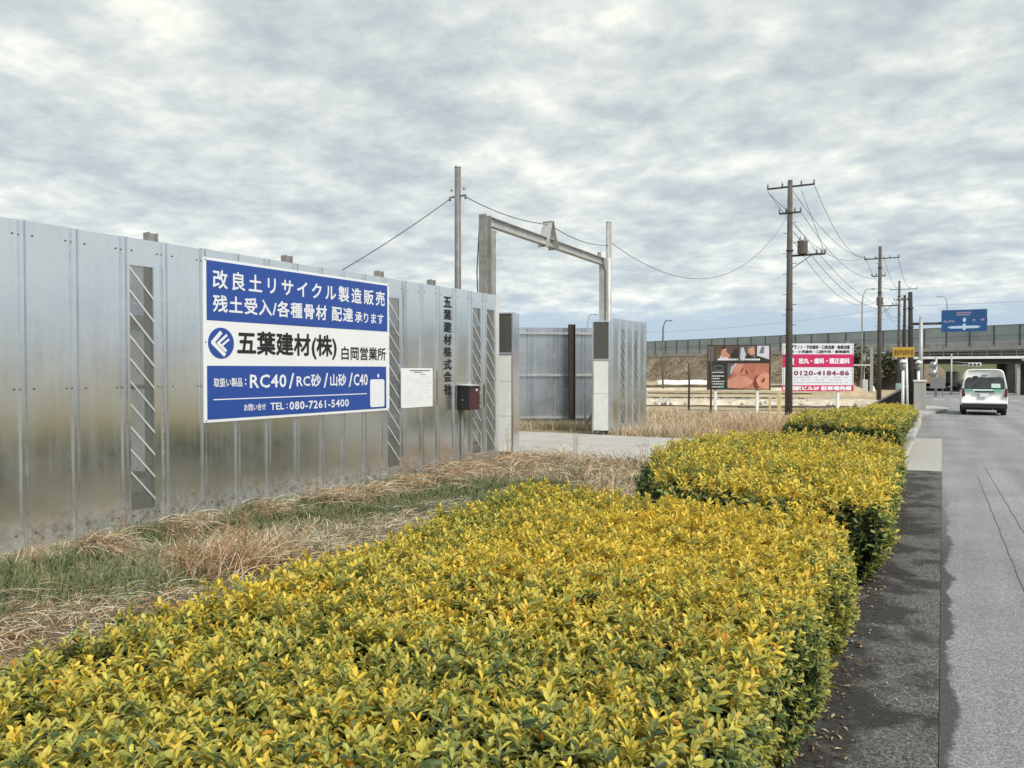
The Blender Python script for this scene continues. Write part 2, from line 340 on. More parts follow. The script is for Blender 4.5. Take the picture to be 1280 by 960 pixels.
def inst(me, name, parent, loc=(0,0,0), rz=0, scale=(1,1,1), **kw):
    o = bpy.data.objects.new(name, me); COL.objects.link(o); o.parent = parent; o.location = loc; o.rotation_euler = (0,0,rz); o.scale = scale
    for k, v in kw.items(): o[k] = v
    return o
def copy_tree(o, parent=None):
    c = o.copy(); COL.objects.link(c); c.parent = parent
    for ch in o.children: copy_tree(ch, c)
    return c
def lerp(tab, y):
    if y <= tab[0][0]: return tab[0][1]
    for (a, b), (c, e) in zip(tab, tab[1:]):
        if y <= c: return b + (e - b) * (y - a) / (c - a)
    return tab[-1][1]
ROAD = [(5,-0.02),(12,-0.06),(38,-0.31),(70,-0.75),(105,-1.3),(128,-1.75),(165,-1.75),(240,-1.2)]
LEFT = [(13,0.0),(18,-0.03),(25,-0.2),(37,-0.4),(60,-0.6),(80,-0.9),(600,-0.9)]
def zr(y): return lerp(ROAD, y)
def zl(y): return lerp(LEFT, y)
def bump(x, y): return 0.02*math.sin(x*2.1+y*1.3)+0.018*math.sin(x*5.3-y*3.7)+0.012*math.sin(y*8.1+x*1.7)
def gz(x, y):
    if x > -0.70 or (x > -4.2 and y > 47): return zr(y) - 0.05
    b = bump(x, y) if -7 < x < -0.9 and y < 12.6 else 0
    if x > -3 and y < 12.6: b *= .5
    return zl(y) + b - (0.012 if y < 30 else 0)

# lettering: a flat print made of real letter outlines, fitted to a box in the local plane
_font_ob = None
def text_mesh(body, box, m, bold=0.012, space=1.0, fit=True):
    """mesh in local x (right) / y (up); box = x0, x1, y0, y1; the stroke is made heavier by laying shifted copies over each other"""
    cu = bpy.data.curves.new('letters', 'FONT'); cu.body = body; cu.size = 1; cu.resolution_u = 2; cu.space_character = space
    ob = bpy.data.objects.new('letters', cu); COL.objects.link(ob)
    dg = bpy.context.evaluated_depsgraph_get(); me = bpy.data.meshes.new_from_object(ob.evaluated_get(dg))
    bpy.data.objects.remove(ob); bpy.data.curves.remove(cu)
    n = len(me.vertices); co = np.empty(n*3); me.vertices.foreach_get('co', co); co = co.reshape(-1,3)
    polys = [tuple(p.vertices) for p in me.polygons]; bpy.data.meshes.remove(me)
    V = []; F = []
    for k in range(9):
        t_ = 2*math.pi*k/8; dx, dy = (bold*math.cos(t_), bold*math.sin(t_)) if k < 8 else (0, 0)
        V.append(co + [dx, dy, 0]); F += [tuple(i+n*k for i in p) for p in polys]
    V = np.concatenate(V); lo, hi = V.min(0), V.max(0); x0, x1, y0, y1 = box
    V[:,0] = x0 + (V[:,0]-lo[0])/(hi[0]-lo[0])*(x1-x0); V[:,1] = y0 + (V[:,1]-lo[1])/(hi[1]-lo[1])*(y1-y0)
    V[:,2] = np.repeat(np.arange(9)*0.00015, n)
    me = bpy.data.meshes.new('letters'); me.from_pydata(V.tolist(), [], F); me.materials.append(M[m]); me.update(); return me
def letters(parent, body, u0, u1, v0, v1, m, x, bold=0.012, space=1.0, name='lettering', facing='+X'):
    me = text_mesh(body, (u0, u1, v0, v1), m, bold, space)
    o = bpy.data.objects.new(name, me); COL.objects.link(o); o.parent = parent
    if facing == '+X':   # right = +Y, up = +Z, out = +X
        o.matrix_local = Matrix(((0,0,1,x),(1,0,0,0),(0,1,0,0),(0,0,0,1)))
    else:                # facing -Y: right = +X, up = +Z
        o.matrix_local = Matrix(((1,0,0,0),(0,0,-1,x),(0,1,0,0),(0,0,0,1)))
    return o

def np_mesh(name, verts, faces, cols, m, parent=None, **kw):
    """verts (n,3), faces (k,3) triangles, cols (n,3)"""
    me = bpy.data.meshes.new(name); me.vertices.add(len(verts)); me.vertices.foreach_set('co', verts.astype(np.float32).ravel())
    k = len(faces); me.loops.add(k*3); me.loops.foreach_set('vertex_index', faces.astype(np.int32).ravel())
    me.polygons.add(k); me.polygons.foreach_set('loop_start', np.arange(0, k*3, 3, dtype=np.int32))
    a = me.color_attributes.new('col', 'FLOAT_COLOR', 'POINT')
    c4 = np.ones((len(verts), 4), np.float32); c4[:,:3] = cols; a.data.foreach_set('color', c4.ravel())
    me.materials.append(M[m]); me.update(calc_edges=True)
    o = bpy.data.objects.new(name, me); COL.objects.link(o)
    if parent is not None: o.parent = parent
    for a_, b_ in kw.items(): o[a_] = b_
    return o
def nrm(a): return a / np.maximum(1e-9, np.linalg.norm(a, axis=-1, keepdims=True))
def vnoise(p, s, seed=0):
    """smooth value noise in -1..1 from a few sines"""
    r = np.random.default_rng(seed); o = np.zeros(len(p))
    for i in range(7):
        k = r.normal(size=p.shape[1]); k = k/np.linalg.norm(k)*s*(0.6+r.random()*1.6); o += np.sin(p@k + r.random()*6.28)
    return np.clip(o/3.2, -1, 1)

# ------------------------------------------------------------------ ground and road
def build_ground():
    xs = [-3000,-1200,-500,-250,-150,-100,-70,-50,-36,-26,-20,-16,-13,-10.5,-9,-8] + list(np.arange(-7.6,-2.9,0.16)) + list(np.arange(-2.9,-0.9,0.4)) + [-0.76,-0.71,-0.64,0,3,8.9,9.3,15,30,60,120,300,1000,3000]
    ys = [-300,-60,-20,-8,-3] + list(np.arange(-1,13,0.16)) + [13.2,14,16,18,20,22,25,28,32,37,42,48,54,60,70,80,90,105,116,128,140,150,165,185,210,240,300,400,600,1200,3500]
    mb = MB(); nx = len(xs)
    def h(x, y):
        if x > 9: return zr(y) - 0.05
        return gz(x, y)
    mb.v = [(x, y, h(x, y)) for y in ys for x in xs]
    mb.f = [(j*nx+i, j*nx+i+1, (j+1)*nx+i+1, (j+1)*nx+i) for j in range(len(ys)-1) for i in range(nx-1)]
    return mb.build('ground', 'ground', None, True, kind='structure')
build_ground()
def strip(name, m, x0, x1, ys, dz, **kw):
    mb = MB(); mb.v = [(x, y, zr(y)+dz) for y in ys for x in (x0, x1)]
    mb.f = [(2*i, 2*i+1, 2*i+3, 2*i+2) for i in range(len(ys)-1)]
    return mb.build(name, m, **kw)
YS = [-60,-10,5,12,20,30,38,50,60,70,80,90,105,116,128,140,165,200,240]
road = strip('road', 'asphalt', 0.0, 8.9, YS, 0.0, kind='structure')
strip('road_edge', 'asphalt', -0.62, -0.004, [34,38,50,60,72], -0.008, kind='structure'); strip('road_edge', 'asphalt', -4.0, -0.004, [96,105,116,128,140,165,200], -0.008, kind='structure')
strip('road_edge', 'asphalt', -3.2, -0.626, [50,60,72], -0.012, kind='structure')
mb = MB()
cys = [72,80,90,96]
mb.v = [(x, y, zr(y)-0.006) for y in cys for x in (-13, 45)]; mb.f = [(2*i, 2*i+1, 2*i+3, 2*i+2) for i in range(3)]
mb.build('cross_road', 'asphalt', kind='structure')
# white broken line across the mouth of the junction, seams cut in the asphalt
for k in range(9):
    x = -0.6 + k*1.05 if k < 4 else 0.5 + k*1.0
    y = 69.6 if k < 5 else 67.5
    MB().box(x, x+0.62, y, y+0.5, zr(y)+0.003, zr(y)+0.008).build('lane_mark', 'paint', road)
for x0, y0, x1, y1 in ((0.56, 5.0, 0.50, 14.5), (0.80, 5.0, 0.66, 16.0)):
    mb = MB(); n = 40; pts = []
    for i in range(n+1):
        f = i/n; y = y0+(y1-y0)*f; x = x0+(x1-x0)*f + 0.004*math.sin(i*1.7)
        pts.append((x, y))
    mb.v = [(x+s, y, zr(y)+0.004) for x, y in pts for s in (-0.003, 0.003)]; mb.f = [(2*i,2*i+1,2*i+3,2*i+2) for i in range(n)]
    mb.build('asphalt_seam', 'concrete_dark', road)

gut = bpy.data.objects.new('gutter', None); COL.objects.link(gut); gut['kind'] = 'structure'
y = -3.0
while y < 34:
    ln = 2.0; pale = 14.9 <= y + 0.3 <= 23
    if y < 14.9 < y + ln: ln = 14.9 - y
    z0, z1 = zr(y), zr(y+ln)
    mb = MB(); g = 0.005
    mb.add([(-0.62,y+g,z0-0.01),(-0.003,y+g,z0+0.004),(-0.003,y+ln-g,z1+0.004),(-0.62,y+ln-g,z1-0.01),
            (-0.62,y+g,z0-0.1),(-0.006,y+g,z0-0.1),(-0.006,y+ln-g,z1-0.1),(-0.62,y+ln-g,z1-0.1)],
           [(0,1,2,3),(0,4,5,1),(1,5,6,2),(2,6,7,3),(3,7,4,0)])
    mb.build('gutter_slab', 'gutter_pale' if pale else ('gutter_dark' if y < 20 else 'asphalt'), gut)
    y += ln
kerb = bpy.data.objects.new('kerb', None); COL.objects.link(kerb); kerb['kind'] = 'structure'
y = -3.0
while y < 35:
    low = 13.2 <= y < 21.4
    mb = MB(); h = 0.02 if low else 0.13; z0, z1 = zr(y), zr(y+0.6)
    xo = 0.0 if y < 28 else -0.012*(y-28)**2
    a, b = y+0.004, y+0.596
    pr = [(-0.72+xo,-0.1),(-0.62+xo,-0.1),(-0.62+xo,h-0.02),(-0.64+xo,h),(-0.72+xo,h)]
    mb.add([(x,a,z+z0) for x,z in pr]+[(x,b,z+z1) for x,z in pr], [(0,1,2,3,4),(9,8,7,6,5)]+[(i,i+5,(i+1)%5+5,(i+1)%5) for i in range(5)])
    mb.build('kerb_stone', 'concrete' if y > 9 else 'concrete_dark', kerb, bevel=0.004)
    y += 0.6
# paved strip behind the kerb, beyond the driveway
pv = bpy.data.objects.new('pavement', None); COL.objects.link(pv); pv['kind'] = 'structure'
for k in range(11):
    y = 21.5 + k*1.25
    MB().box(-1.5, -0.73, y, y+1.235, zr(y)-0.1, zr(y+0.6)+0.11).build('pavement_slab', 'concrete', pv, bevel=0.006)
# curved corner apron before the junction
mb = MB(); pts = [(-1.6,36)] + [(-0.75+1.0*math.sin(t)-0.0, 36.5+8.5*(t/1.57)) for t in np.linspace(0,1.57,8)] + [(-0.1,47),(-1.0,50),(-4,52),(-4,44)]
mb.prism([(x,yy,zr(yy)-0.1) for x,yy in pts], (0,0,0.2)).build('corner_pavement', 'concrete', bevel=0.01, kind='structure')
# concrete driveway through the gate, cast in bays
drv = bpy.data.objects.new('driveway', None); COL.objects.link(drv); drv['kind'] = 'structure'
for x0, x1 in ((-13.6,-10.6),(-10.6,-7.7),(-7.7,-5.0),(-5.0,-2.7),(-2.7,-0.74)):
    for y0, y1 in ((13.1,15.4),(15.4,17.8)):
        if x0 > -5.2: y0 = max(y0, 13.0) ; y1 = min(y1, 15.95)
        zt = lambda x, yy: 0.014 + (0 if x < -2.8 else (x+2.8)/2.06*(-0.07))
        g = 0.012; a, b, c_, e = x0+g, x1-g, y0+g, y1-g
        mb = MB(); mb.add([(a,c_,zt(a,c_)),(b,c_,zt(b,c_)),(b,e,zt(b,e)),(a,e,zt(a,e)),(a,c_,-0.1),(b,c_,-0.1),(b,e,-0.1),(a,e,-0.1)],[(0,1,2,3),(0,4,5,1),(1,5,6,2),(2,6,7,3),(3,7,4,0)])
        mb.build('concrete_bay', 'concrete_pale', drv)

# ------------------------------------------------------------------ steel panel fences
PW = 0.457
def rib_profile(): return [(0,0),(0.010,0.028),(0.030,0.028),(0.038,0.004),(0.053,0.004),(0.061,0.028),(0.081,0.028),(0.091,0)]
def extr(mb, prof, z0, z1):
    n = len(prof); mb.add([(x,y,z0) for y,x in prof]+[(x,y,z1) for y,x in prof], [(i,i+1,i+1+n,i+n) for i in range(n-1)])
def panel_mesh(h=3.0, m='galv'):
    mb = MB(); extr(mb, rib_profile()+[(PW+0.004,0)], -0.12, h)
    mb.box(-0.008, -0.003, 0.091, PW, h-0.02, h-0.002); return mb.mesh('panel', m)
W0, W1, ZB, ZT = 0.105, 0.375, 0.18, 2.72
def window_panel_mesh(h=3.0, m='galv'):
    mb = MB(); extr(mb, rib_profile()+[(W0,0)], -0.12, h); extr(mb, [(W1,0),(PW+0.004,0)], -0.12, h)
    extr(mb, [(W0,0),(W1,0)], -0.12, ZB); extr(mb, [(W0,0),(W1,0)], ZT, h)
    # folded lips round the opening
    mb.box(-0.02,-0.002,W0-0.004,W0,ZB,ZT); mb.box(-0.02,-0.002,W1,W1+0.004,ZB,ZT)
    mb.box(-0.02,-0.002,W0,W1,ZB-0.004,ZB); mb.box(-0.02,-0.002,W0,W1,ZT,ZT+0.004)
    return mb.mesh('window_panel', m)
def bolts_mesh(h=3.0):
    mb = MB()
    for z in (0.13, 1.46, h-0.13):
        for yy in (0.13, 0.42):
            mb.tube([(0,yy,z),(0.008,yy,z)], 0.009, 6)
    return mb.mesh('bolt_row', 'bolt')
PANEL, WPANEL, BOLTS = panel_mesh(), window_panel_mesh(), bolts_mesh()
SCREEN = MB().add([(-0.006,W0,ZB),(-0.006,W1,ZB),(-0.006,W1,ZT),(-0.006,W0,ZT)],[(0,1,2,3)]).mesh('mesh_screen','screen')
def diag_mesh():
    mb = MB(); dz = 0.31; w_ = 0.028
    mb.prism([(0.0,W0,w_),(0.0,W0,0),(0.0,W1,-dz),(0.0,W1,-dz+w_)], (0.004,0,0)); return mb.mesh('diagonal_strip','galv_light')
DIAG = diag_mesh()
BACKM = panel_mesh(3.0, 'galv_back')
def make_fence(name, label, seams, x_of, windows=(), screen_only=False, group=None, loc=(0,0,0), rz=0, mesh=PANEL, bolts=True, h=1.0):
    t = thing(name, label, 'fence', loc, rz, group)
    for i in range(len(seams)-1):
        y0 = seams[i]-0.045; sc = (seams[i+1]-seams[i])/PW; x = x_of(seams[i])
        dx = x_of(seams[i+1]) - x_of(seams[i]); rot = -math.atan2(dx, seams[i+1]-seams[i])
        zs = h*(1 + random.uniform(-0.0014, 0.0014)); wob = random.uniform(-0.003, 0.003)
        if i in windows:
            p = inst(WPANEL, 'window_panel', t, (x+wob, y0, 0), rot, (1, sc, zs))
            inst(SCREEN, 'mesh_screen', p)
            z = ZT - 0.04
            while z - 0.31 > ZB: inst(DIAG, 'diagonal_strip', p, (0,0,z)); z -= 0.235
        else:
            p = inst(mesh, 'panel', t, (x+wob, y0, 0), rot + random.uniform(-0.006, 0.006), (1, sc, zs))
        if bolts: inst(BOLTS, 'bolt_row', p, kind='stuff')
    return t
seams = [3.935-0.47*k for k in range(16, 0, -1)] + [3.935,4.41,4.915,5.37,5.86,6.32,6.78,7.25,7.69,8.10,8.54,8.98,9.45,9.87,10.31,10.77,11.25,11.70,12.15]
xf = lambda y: -7.33 + 0.025*(y-3.74)
fence = make_fence('steel_fence', 'long galvanised sheet steel fence carrying the blue and white signboard', seams, xf, windows=(16+2, 16+12-1+0, 16+16, 16+17))
mb = MB(); mb.box(xf(12.15)-0.03, xf(12.15)+0.03, 12.11, 12.155, 0, 3.0); mb.build('end_channel', 'galv_light', fence)
for z in (0.35, 1.46, 2.75):
    mb = MB(); mb.tube([(xf(-4)-0.05,-4,z),(xf(12.1)-0.05,12.1,z)], 0.024, 8); mb.build('rail', 'rail_steel', fence)
# posts behind the fence, their heads standing just above it
for yy in (-1.9, 0.2, 2.2, 5.33, 7.25, 9.05, 10.35):
    x = xf(yy) - 0.16; mb = MB()
    for s in (-0.05, 0.05): mb.box(x-0.05, x+0.05, yy+s-0.005, yy+s+0.005, -0.3, 3.11)
    mb.box(x-0.004, x+0.004, yy-0.045, yy+0.045, -0.3, 3.11); mb.build('h_post', 'hsteel', fence)

# right-hand run beyond the gate
s2 = [18.98+0.47*k for k in range(6)]
xf2 = lambda y: -7.62 + 0.03*(y-18.6)
f2 = make_fence('steel_fence', 'short run of steel fence with mesh panels beyond the right gate pillar', s2, xf2, windows=(1,3))
MB().box(xf2(21.3)-0.03, xf2(21.3)+0.03, 21.31, 21.35, 0, 3.0).build('end_channel', 'galv', f2)
for z in (0.35, 1.46, 2.75): MB().tube([(xf2(19)-0.05,19.1,z),(xf2(21.3)-0.05,21.3,z)], 0.024, 8).build('rail','rail_steel',f2)
# back fence of the yard seen through the gate, from its rear side with the rails on
A0 = Vector((-16.4, 17.85)); A1 = Vector((-9.2, 23.0)); dirv = (A1-A0).normalized(); rz = math.atan2(-dirv.x, dirv.y)
ln = (A1-A0).length; nb = int(ln/0.87)
t = thing('steel_fence', 'blue grey steel fence with three rails behind the gateway', 'fence', (A0.x, A0.y, -0.03), rz)
for i in range(nb):
    p = inst(BACKM, 'panel', t, (0, i*0.87, 0), 0, (1, 0.87/PW, 1))
for z in (0.16, 1.50, 2.82): MB().bar((0.055,0,z),(0.055,ln,z),0.06,0.05).build('rail','rail_steel',t); MB().box(0.03,0.09,0,ln,z-0.045,z-0.027).build('rail_flange','hsteel',t)
for yy in (1.2, 4.2): MB().box(0.03,0.08,yy,yy+0.06,0,3.0).build('fence_post','hsteel',t)
# stiffeners seen as dark double lines on the rear side
for i in range(nb+1):
    MB().box(0.004,0.026,i*0.87-0.01,i*0.87+0.02,0.02,2.98).build('stiffener','hsteel',t)
mb = MB(); mb.box(0.10,0.28,-0.10,-0.085,-0.3,3.05); mb.box(0.10,0.28,0.085,0.10,-0.3,3.05); mb.box(0.18,0.20,-0.085,0.085,-0.3,3.05)
bp = mb.build('steel_post', 'rust_dark'); 
bp.location = (-10.22, 21.98, 0); bp.rotation_euler = (0,0,rz); tag(bp, 'thick black rusty H post standing against the back fence in the gateway', 'post')
br = thing('brace', 'leaning grey steel brace at the foot of the right gate pillar', 'brace', (-8.3, 20.4, 0))
MB().bar((-0.9,0.5,0.05),(0.1,-0.1,1.15),0.05,0.05).build('strut','hsteel',br); MB().box(-0.95,-0.75,0.4,0.6,-0.02,0.03).build('foot_plate','hsteel',br)
MB().bar((-0.95,0.5,0.03),(-0.95,0.5,0.95),0.04,0.04).build('upright','hsteel',br)

# gate pillars: sheet-steel boxes with a mesh window at the top
def pillar(loc, rz, w, dpt, h, label, wz0, joints):
    t = thing('gate_pillar', label, 'gate pillar', loc, rz, 'pillars either side of the gateway')
    fr = 0.035
    mb = MB(); mb.box(0, fr, 0, dpt, 0, h); mb.box(w-fr, w, 0, dpt, 0, h); mb.box(fr, w-fr, dpt-0.02, dpt, 0, h-0.002); mb.box(fr, w-fr, 0, dpt-0.02, h-0.03, h-0.001)
    mb.build('frame', 'galv', t, bevel=0.004)
    MB().box(fr, w-fr, 0.012, 0.03, wz0, h-0.04).build('mesh_screen', 'screen_dark', t)
    z0 = 0.06
    for z1 in joints + [wz0-0.01]:
        MB().box(fr+0.003, w-fr-0.003, 0.008, 0.035, z0, z1-0.006).build('front_plate', 'col_white', t, bevel=0.003); z0 = z1
    MB().box(-0.01, w+0.01, -0.012, 0.0, wz0-0.03, wz0).build('trim', 'galv', t)
    return t
pillar((-7.62,12.72,0), R(14), 0.46, 0.45, 2.74, 'left gate pillar of galvanised steel with dark mesh at its top', 1.97, [0.75, 1.42])
pillar((-7.95,18.42,0), R(14), 0.46, 0.60, 2.90, 'right gate pillar with tall white front plate and dark mesh window', 1.92, [1.02])

# gate frame: H-beam portal
def hbeam(mb, a, b, size, th=0.014, up=(0,0,1), depth=None):
    a = Vector(a); b = Vector(b); d = (b-a).normalized(); up = Vector(up); r = d.cross(up).normalized(); u = r.cross(d); depth = depth or size
    for s in (-1,1): mb.bar(a+u*(s*(depth/2-th/2)), b+u*(s*(depth/2-th/2)), size, th, up=tuple(u))
    mb.bar(a, b, th, depth-2*th-0.002, up=tuple(u))
gt = thing('gate_frame', 'tall steel H beam portal frame spanning the driveway gateway', 'gate frame')
LB, RB = (-7.57, 12.45), (-7.78, 18.75)
gd = (Vector((*RB,0))-Vector((*LB,0))).normalized()
mb = MB(); hbeam(mb, (*LB,-0.2), (*LB,4.56), 0.16, up=tuple(gd), depth=0.20); mb.build('leg', 'hsteel', gt)
mb = MB(); l2 = Vector((*LB,0)) + gd*0.30; hbeam(mb, (l2.x-0.02,l2.y,-0.2), (l2.x-0.02,l2.y,4.30), 0.12, up=tuple(gd)); mb.build('leg', 'hsteel_light', gt)
mb = MB(); hbeam(mb, (*RB,-0.2), (*RB,4.55), 0.17, up=tuple(gd)); mb.build('leg', 'hsteel_light', gt)
a = Vector((*LB,4.46))+gd*0.105; b = Vector((*RB,4.46))-gd*0.09
mb = MB(); hbeam(mb, a, b, 0.13, depth=0.18); mb.build('beam', 'hsteel_light', gt)
mb = MB(); g0 = Vector((*LB,0))+gd*0.125; mb.prism([(g0.x-0.01,g0.y,4.32),(g0.x+gd.x*0.34-0.01,g0.y+gd.y*0.34,4.32),(g0.x-0.01,g0.y,3.92)], (0.016,0,0)); mb.build('gusset','hsteel_light',gt)
# triangular hood bracket on the beam
c = Vector((*LB,0)).lerp(Vector((*RB,0)), 0.455)
for s in (-1, 1):
    mb = MB(); mb.prism([(c.x-0.12,c.y+s*0.03,4.90),(c.x+0.12,c.y+s*0.03,4.90),(c.x+0.13,c.y+s*0.26,4.33),(c.x-0.13,c.y+s*0.26,4.33)], (0,s*0.012,0)); mb.build('bracket_plate','hsteel_light',gt)
MB().box(c.x-0.12,c.x+0.12,c.y-0.05,c.y+0.05,4.902,4.925).build('bracket_cap','hsteel',gt)
MB().tube([(RB[0]-0.02,RB[1]-0.22,4.56),(RB[0]-0.02,RB[1]-0.22,4.68)],0.05,10).build('junction_can','hsteel',gt)
MB().tube([(LB[0]-0.10,LB[1]-0.08,2.6),(LB[0]-0.125,LB[1]-0.09,3.5),(LB[0]-0.09,LB[1]-0.06,4.35)],0.012,6).build('cable','wire',gt)
MB().tube([(RB[0]+0.02,RB[1]-0.11,4.5),(RB[0]+0.10,RB[1]-0.10,4.2),(RB[0]+0.10,RB[1]-0.10,2.8)],0.012,6).build('cable','wire',gt)

def service_pole(loc, h, r, label, m='pole_grey'):
    t = thing('wire_pole', label, 'pole', loc)
    MB().tube([(0,0,-0.4),(0,0,h)], r*1.05, 12, r*0.9).build('pole', m, t, True)
    MB().tube([(0,0,h),(0,0,h+0.03)], r, 12, r*0.8).build('cap', 'pole_light', t)
    return t
p1 = service_pole((-8.12,12.35,0), 5.50, 0.065, 'slim grey steel pole with wires behind the fence end')
MB().bar((-0.20,0.02,4.95),(0.20,-0.02,4.95),0.03,0.03).build('crossarm','pole_grey',p1)
for s in (-1,1):
    MB().lathe([(0.01,0),(0.03,0.01),(0.02,0.03),(0.03,0.05),(0.01,0.07)],8,(s*0.18,0,4.88)).build('insulator','insulator',p1,True)
    MB().lathe([(0.01,0),(0.025,0.01),(0.012,0.05)],8,(s*0.14,0,5.06)).build('insulator','insulator',p1,True)
p2 = service_pole((-7.72,18.98,0), 5.52, 0.075, 'square grey steel post rising above the right end of the portal', 'hsteel_light')
MB().box(-0.06,0.06,-0.06,0.06,4.6,5.5).build('post_sleeve','hsteel_light',p2)
sp = service_pole((-10.0,9.3,0), 2.62, 0.05, 'short grey wire post inside the yard behind the signboard')

def wire(a, b, sag, label, group, r=0.008, n=24):
    a = Vector(a); b = Vector(b)
    pts = [a.lerp(b, i/n) - Vector((0,0,sag*4*(i/n)*(1-i/n))) for i in range(n+1)]
    o = MB().tube(pts, r, 5).build('overhead_wire', 'wire', None, True); tag(o, label, 'wire', group); return o
wire((-8.28,12.35,4.93),(-10.0,9.3,2.62),0.10,'wire sloping down left from the slim pole behind the signboard','wires at the gateway',0.009)
wire((-7.95,12.35,4.93),(c.x,c.y,4.86),0.10,'wire from the slim pole to the bracket on the portal beam','wires at the gateway',0.009)
wire((c.x,c.y,4.88),(-7.72,18.95,4.92),0.14,'wire from the beam bracket to the right post top','wires at the gateway',0.009)
wire((-7.70,18.98,5.02),(-5.97,35.3,8.35),1.75,'long sagging wire from the right gate post to the nearest utility pole','wires at the gateway',0.008,40)

# ------------------------------------------------------------------ the blue signboard
sb = thing('signboard', 'large blue and white company signboard fixed to the steel fence', 'signboard', (xf(5.83)+0.045, 5.83, 0), -math.atan2(0.025, 1))
SW = 3.205
MB().box(-0.02, 0.0, 0, SW, 0.885+0.155, 2.905).build('board', 'sign_white', sb, bevel=0.003)
q = lambda y: y - 5.83
# the whole board hangs level: 1.04 to 2.905
MB().box(0.0, 0.003, 0.035, SW-0.045, 2.20, 2.875).build('upper_panel', 'sign_blue', sb)
MB().box(0.0, 0.003, 0.035, SW-0.075, 1.075, 1.685).build('lower_panel', 'sign_blue', sb)
letters(sb, '改良土リサイクル製造販売', 0.115, 3.10, 2.565, 2.782, 'print_white', 0.006, 0.022, 1.35)
letters(sb, '残土受入/各種骨材 配達', 0.115, 2.42, 2.295, 2.497, 'print_white', 0.006, 0.024, 1.12)
letters(sb, '承ります', 2.46, 3.07, 2.30, 2.448, 'print_white', 0.006, 0.02)
letters(sb, '五葉建材(株)', 0.45, 2.10, 1.775, 2.105, 'print_black', 0.005, 0.026)
letters(sb, '白岡営業所', 2.19, 3.12, 1.775, 1.962, 'print_black', 0.005, 0.014)
letters(sb, '取扱い製品', 0.12, 0.52, 1.44, 1.545, 'print_white', 0.006, 0.02)
letters(sb, ':', 0.555, 0.577, 1.46, 1.53, 'print_white', 0.006, 0.02)
letters(sb, 'RC40', 0.63, 1.20, 1.418, 1.583, 'print_white', 0.006, 0.02, 1.08)
letters(sb, '/', 1.24, 1.33, 1.40, 1.595, 'print_white', 0.006, 0.012)
letters(sb, 'RC砂', 1.37, 1.80, 1.415, 1.583, 'print_white', 0.006, 0.022, 1.05)
letters(sb, '/', 1.85, 1.93, 1.40, 1.595, 'print_white', 0.006, 0.012)
letters(sb, '山砂', 1.97, 2.28, 1.415, 1.583, 'print_white', 0.006, 0.024)
letters(sb, '/', 2.33, 2.41, 1.40, 1.595, 'print_white', 0.006, 0.012)
letters(sb, 'C40', 2.43, 2.72, 1.415, 1.580, 'print_white', 0.006, 0.02)
letters(sb, 'お問い合せ', 0.54, 0.87, 1.148, 1.233, 'print_white', 0.006, 0.02)
letters(sb, 'TEL', 0.94, 1.16, 1.143, 1.232, 'print_white', 0.006, 0.018)
letters(sb, ':', 1.20, 1.22, 1.15, 1.215, 'print_white', 0.006, 0.018)
letters(sb, '080-7261-5400', 1.25, 2.33, 1.13, 1.236, 'print_white', 0.006, 0.022, 1.1)
MB().box(0.003, 0.005, 0.116, 2.70, 1.292, 1.304).build('rule', 'print_white', sb)
# logo: blue disc with a white chevron and a smaller barred chevron
def disc(cy, cz, r, x, n=40): return [(x, cy+r*math.cos(2*math.pi*k/n), cz+r*math.sin(2*math.pi*k/n)) for k in range(n)]
MB().prism(disc(0.228, 1.944, 0.178, 0.0), (0.003,0,0)).build('logo_disc', 'sign_blue', sb)
lg = MB(); X = 0.005
def qd(a, b, w_):   # stroke between two points (u, v) with square ends
    a = Vector(a); b = Vector(b); d_ = (b-a).normalized(); n_ = Vector((-d_.y, d_.x))*w_/2
    lg.poly([(X, *(a+n_)), (X, *(b+n_)), (X, *(b-n_)), (X, *(a-n_))])
cy, cz = 0.228, 1.944
qd((cy-0.128, cz-0.004), (cy+0.000, cz+0.128), 0.046); X += 0.0008
qd((cy-0.126, cz+0.010), (cy+0.050, cz-0.140), 0.046); X += 0.0008
qd((cy-0.056, cz-0.008), (cy+0.078, cz+0.098), 0.030); X += 0.0008
qd((cy-0.052, cz+0.006), (cy+0.066, cz-0.092), 0.034); X += 0.0008
qd((cy-0.006, cz-0.034), (cy+0.104, cz+0.048), 0.026)
lg.build('logo_mark', 'print_white', sb)
# blank rounded card at the lower right
def rrect(y0,y1,z0,z1,r,x,n=5):
    pts = []
    for cyy, czz, a0 in ((y1-r,z1-r,0),(y0+r,z1-r,90),(y0+r,z0+r,180),(y1-r,z0+r,270)):
        for k in range(n+1): a_ = R(a0+90*k/n); pts.append((x, cyy+r*math.cos(a_), czz+r*math.sin(a_)))
    return pts
MB().prism(rrect(2.775,3.085,1.10,1.50,0.035,0.0031), (0.002,0,0)).build('white_card', 'print_white', sb)
MB().prism([(0.0031,2.95,1.515),(0.0031,2.975,1.55),(0.0031,2.95,1.585),(0.0031,2.925,1.55)], (0.002,0,0)).build('diamond_mark','print_white',sb)
for yy in (0.02, SW-0.02):
    for z in (1.06, 1.95, 2.88): MB().tube([(0,yy,z),(0.006,yy,z)],0.008,6).build('screw','bolt',sb)

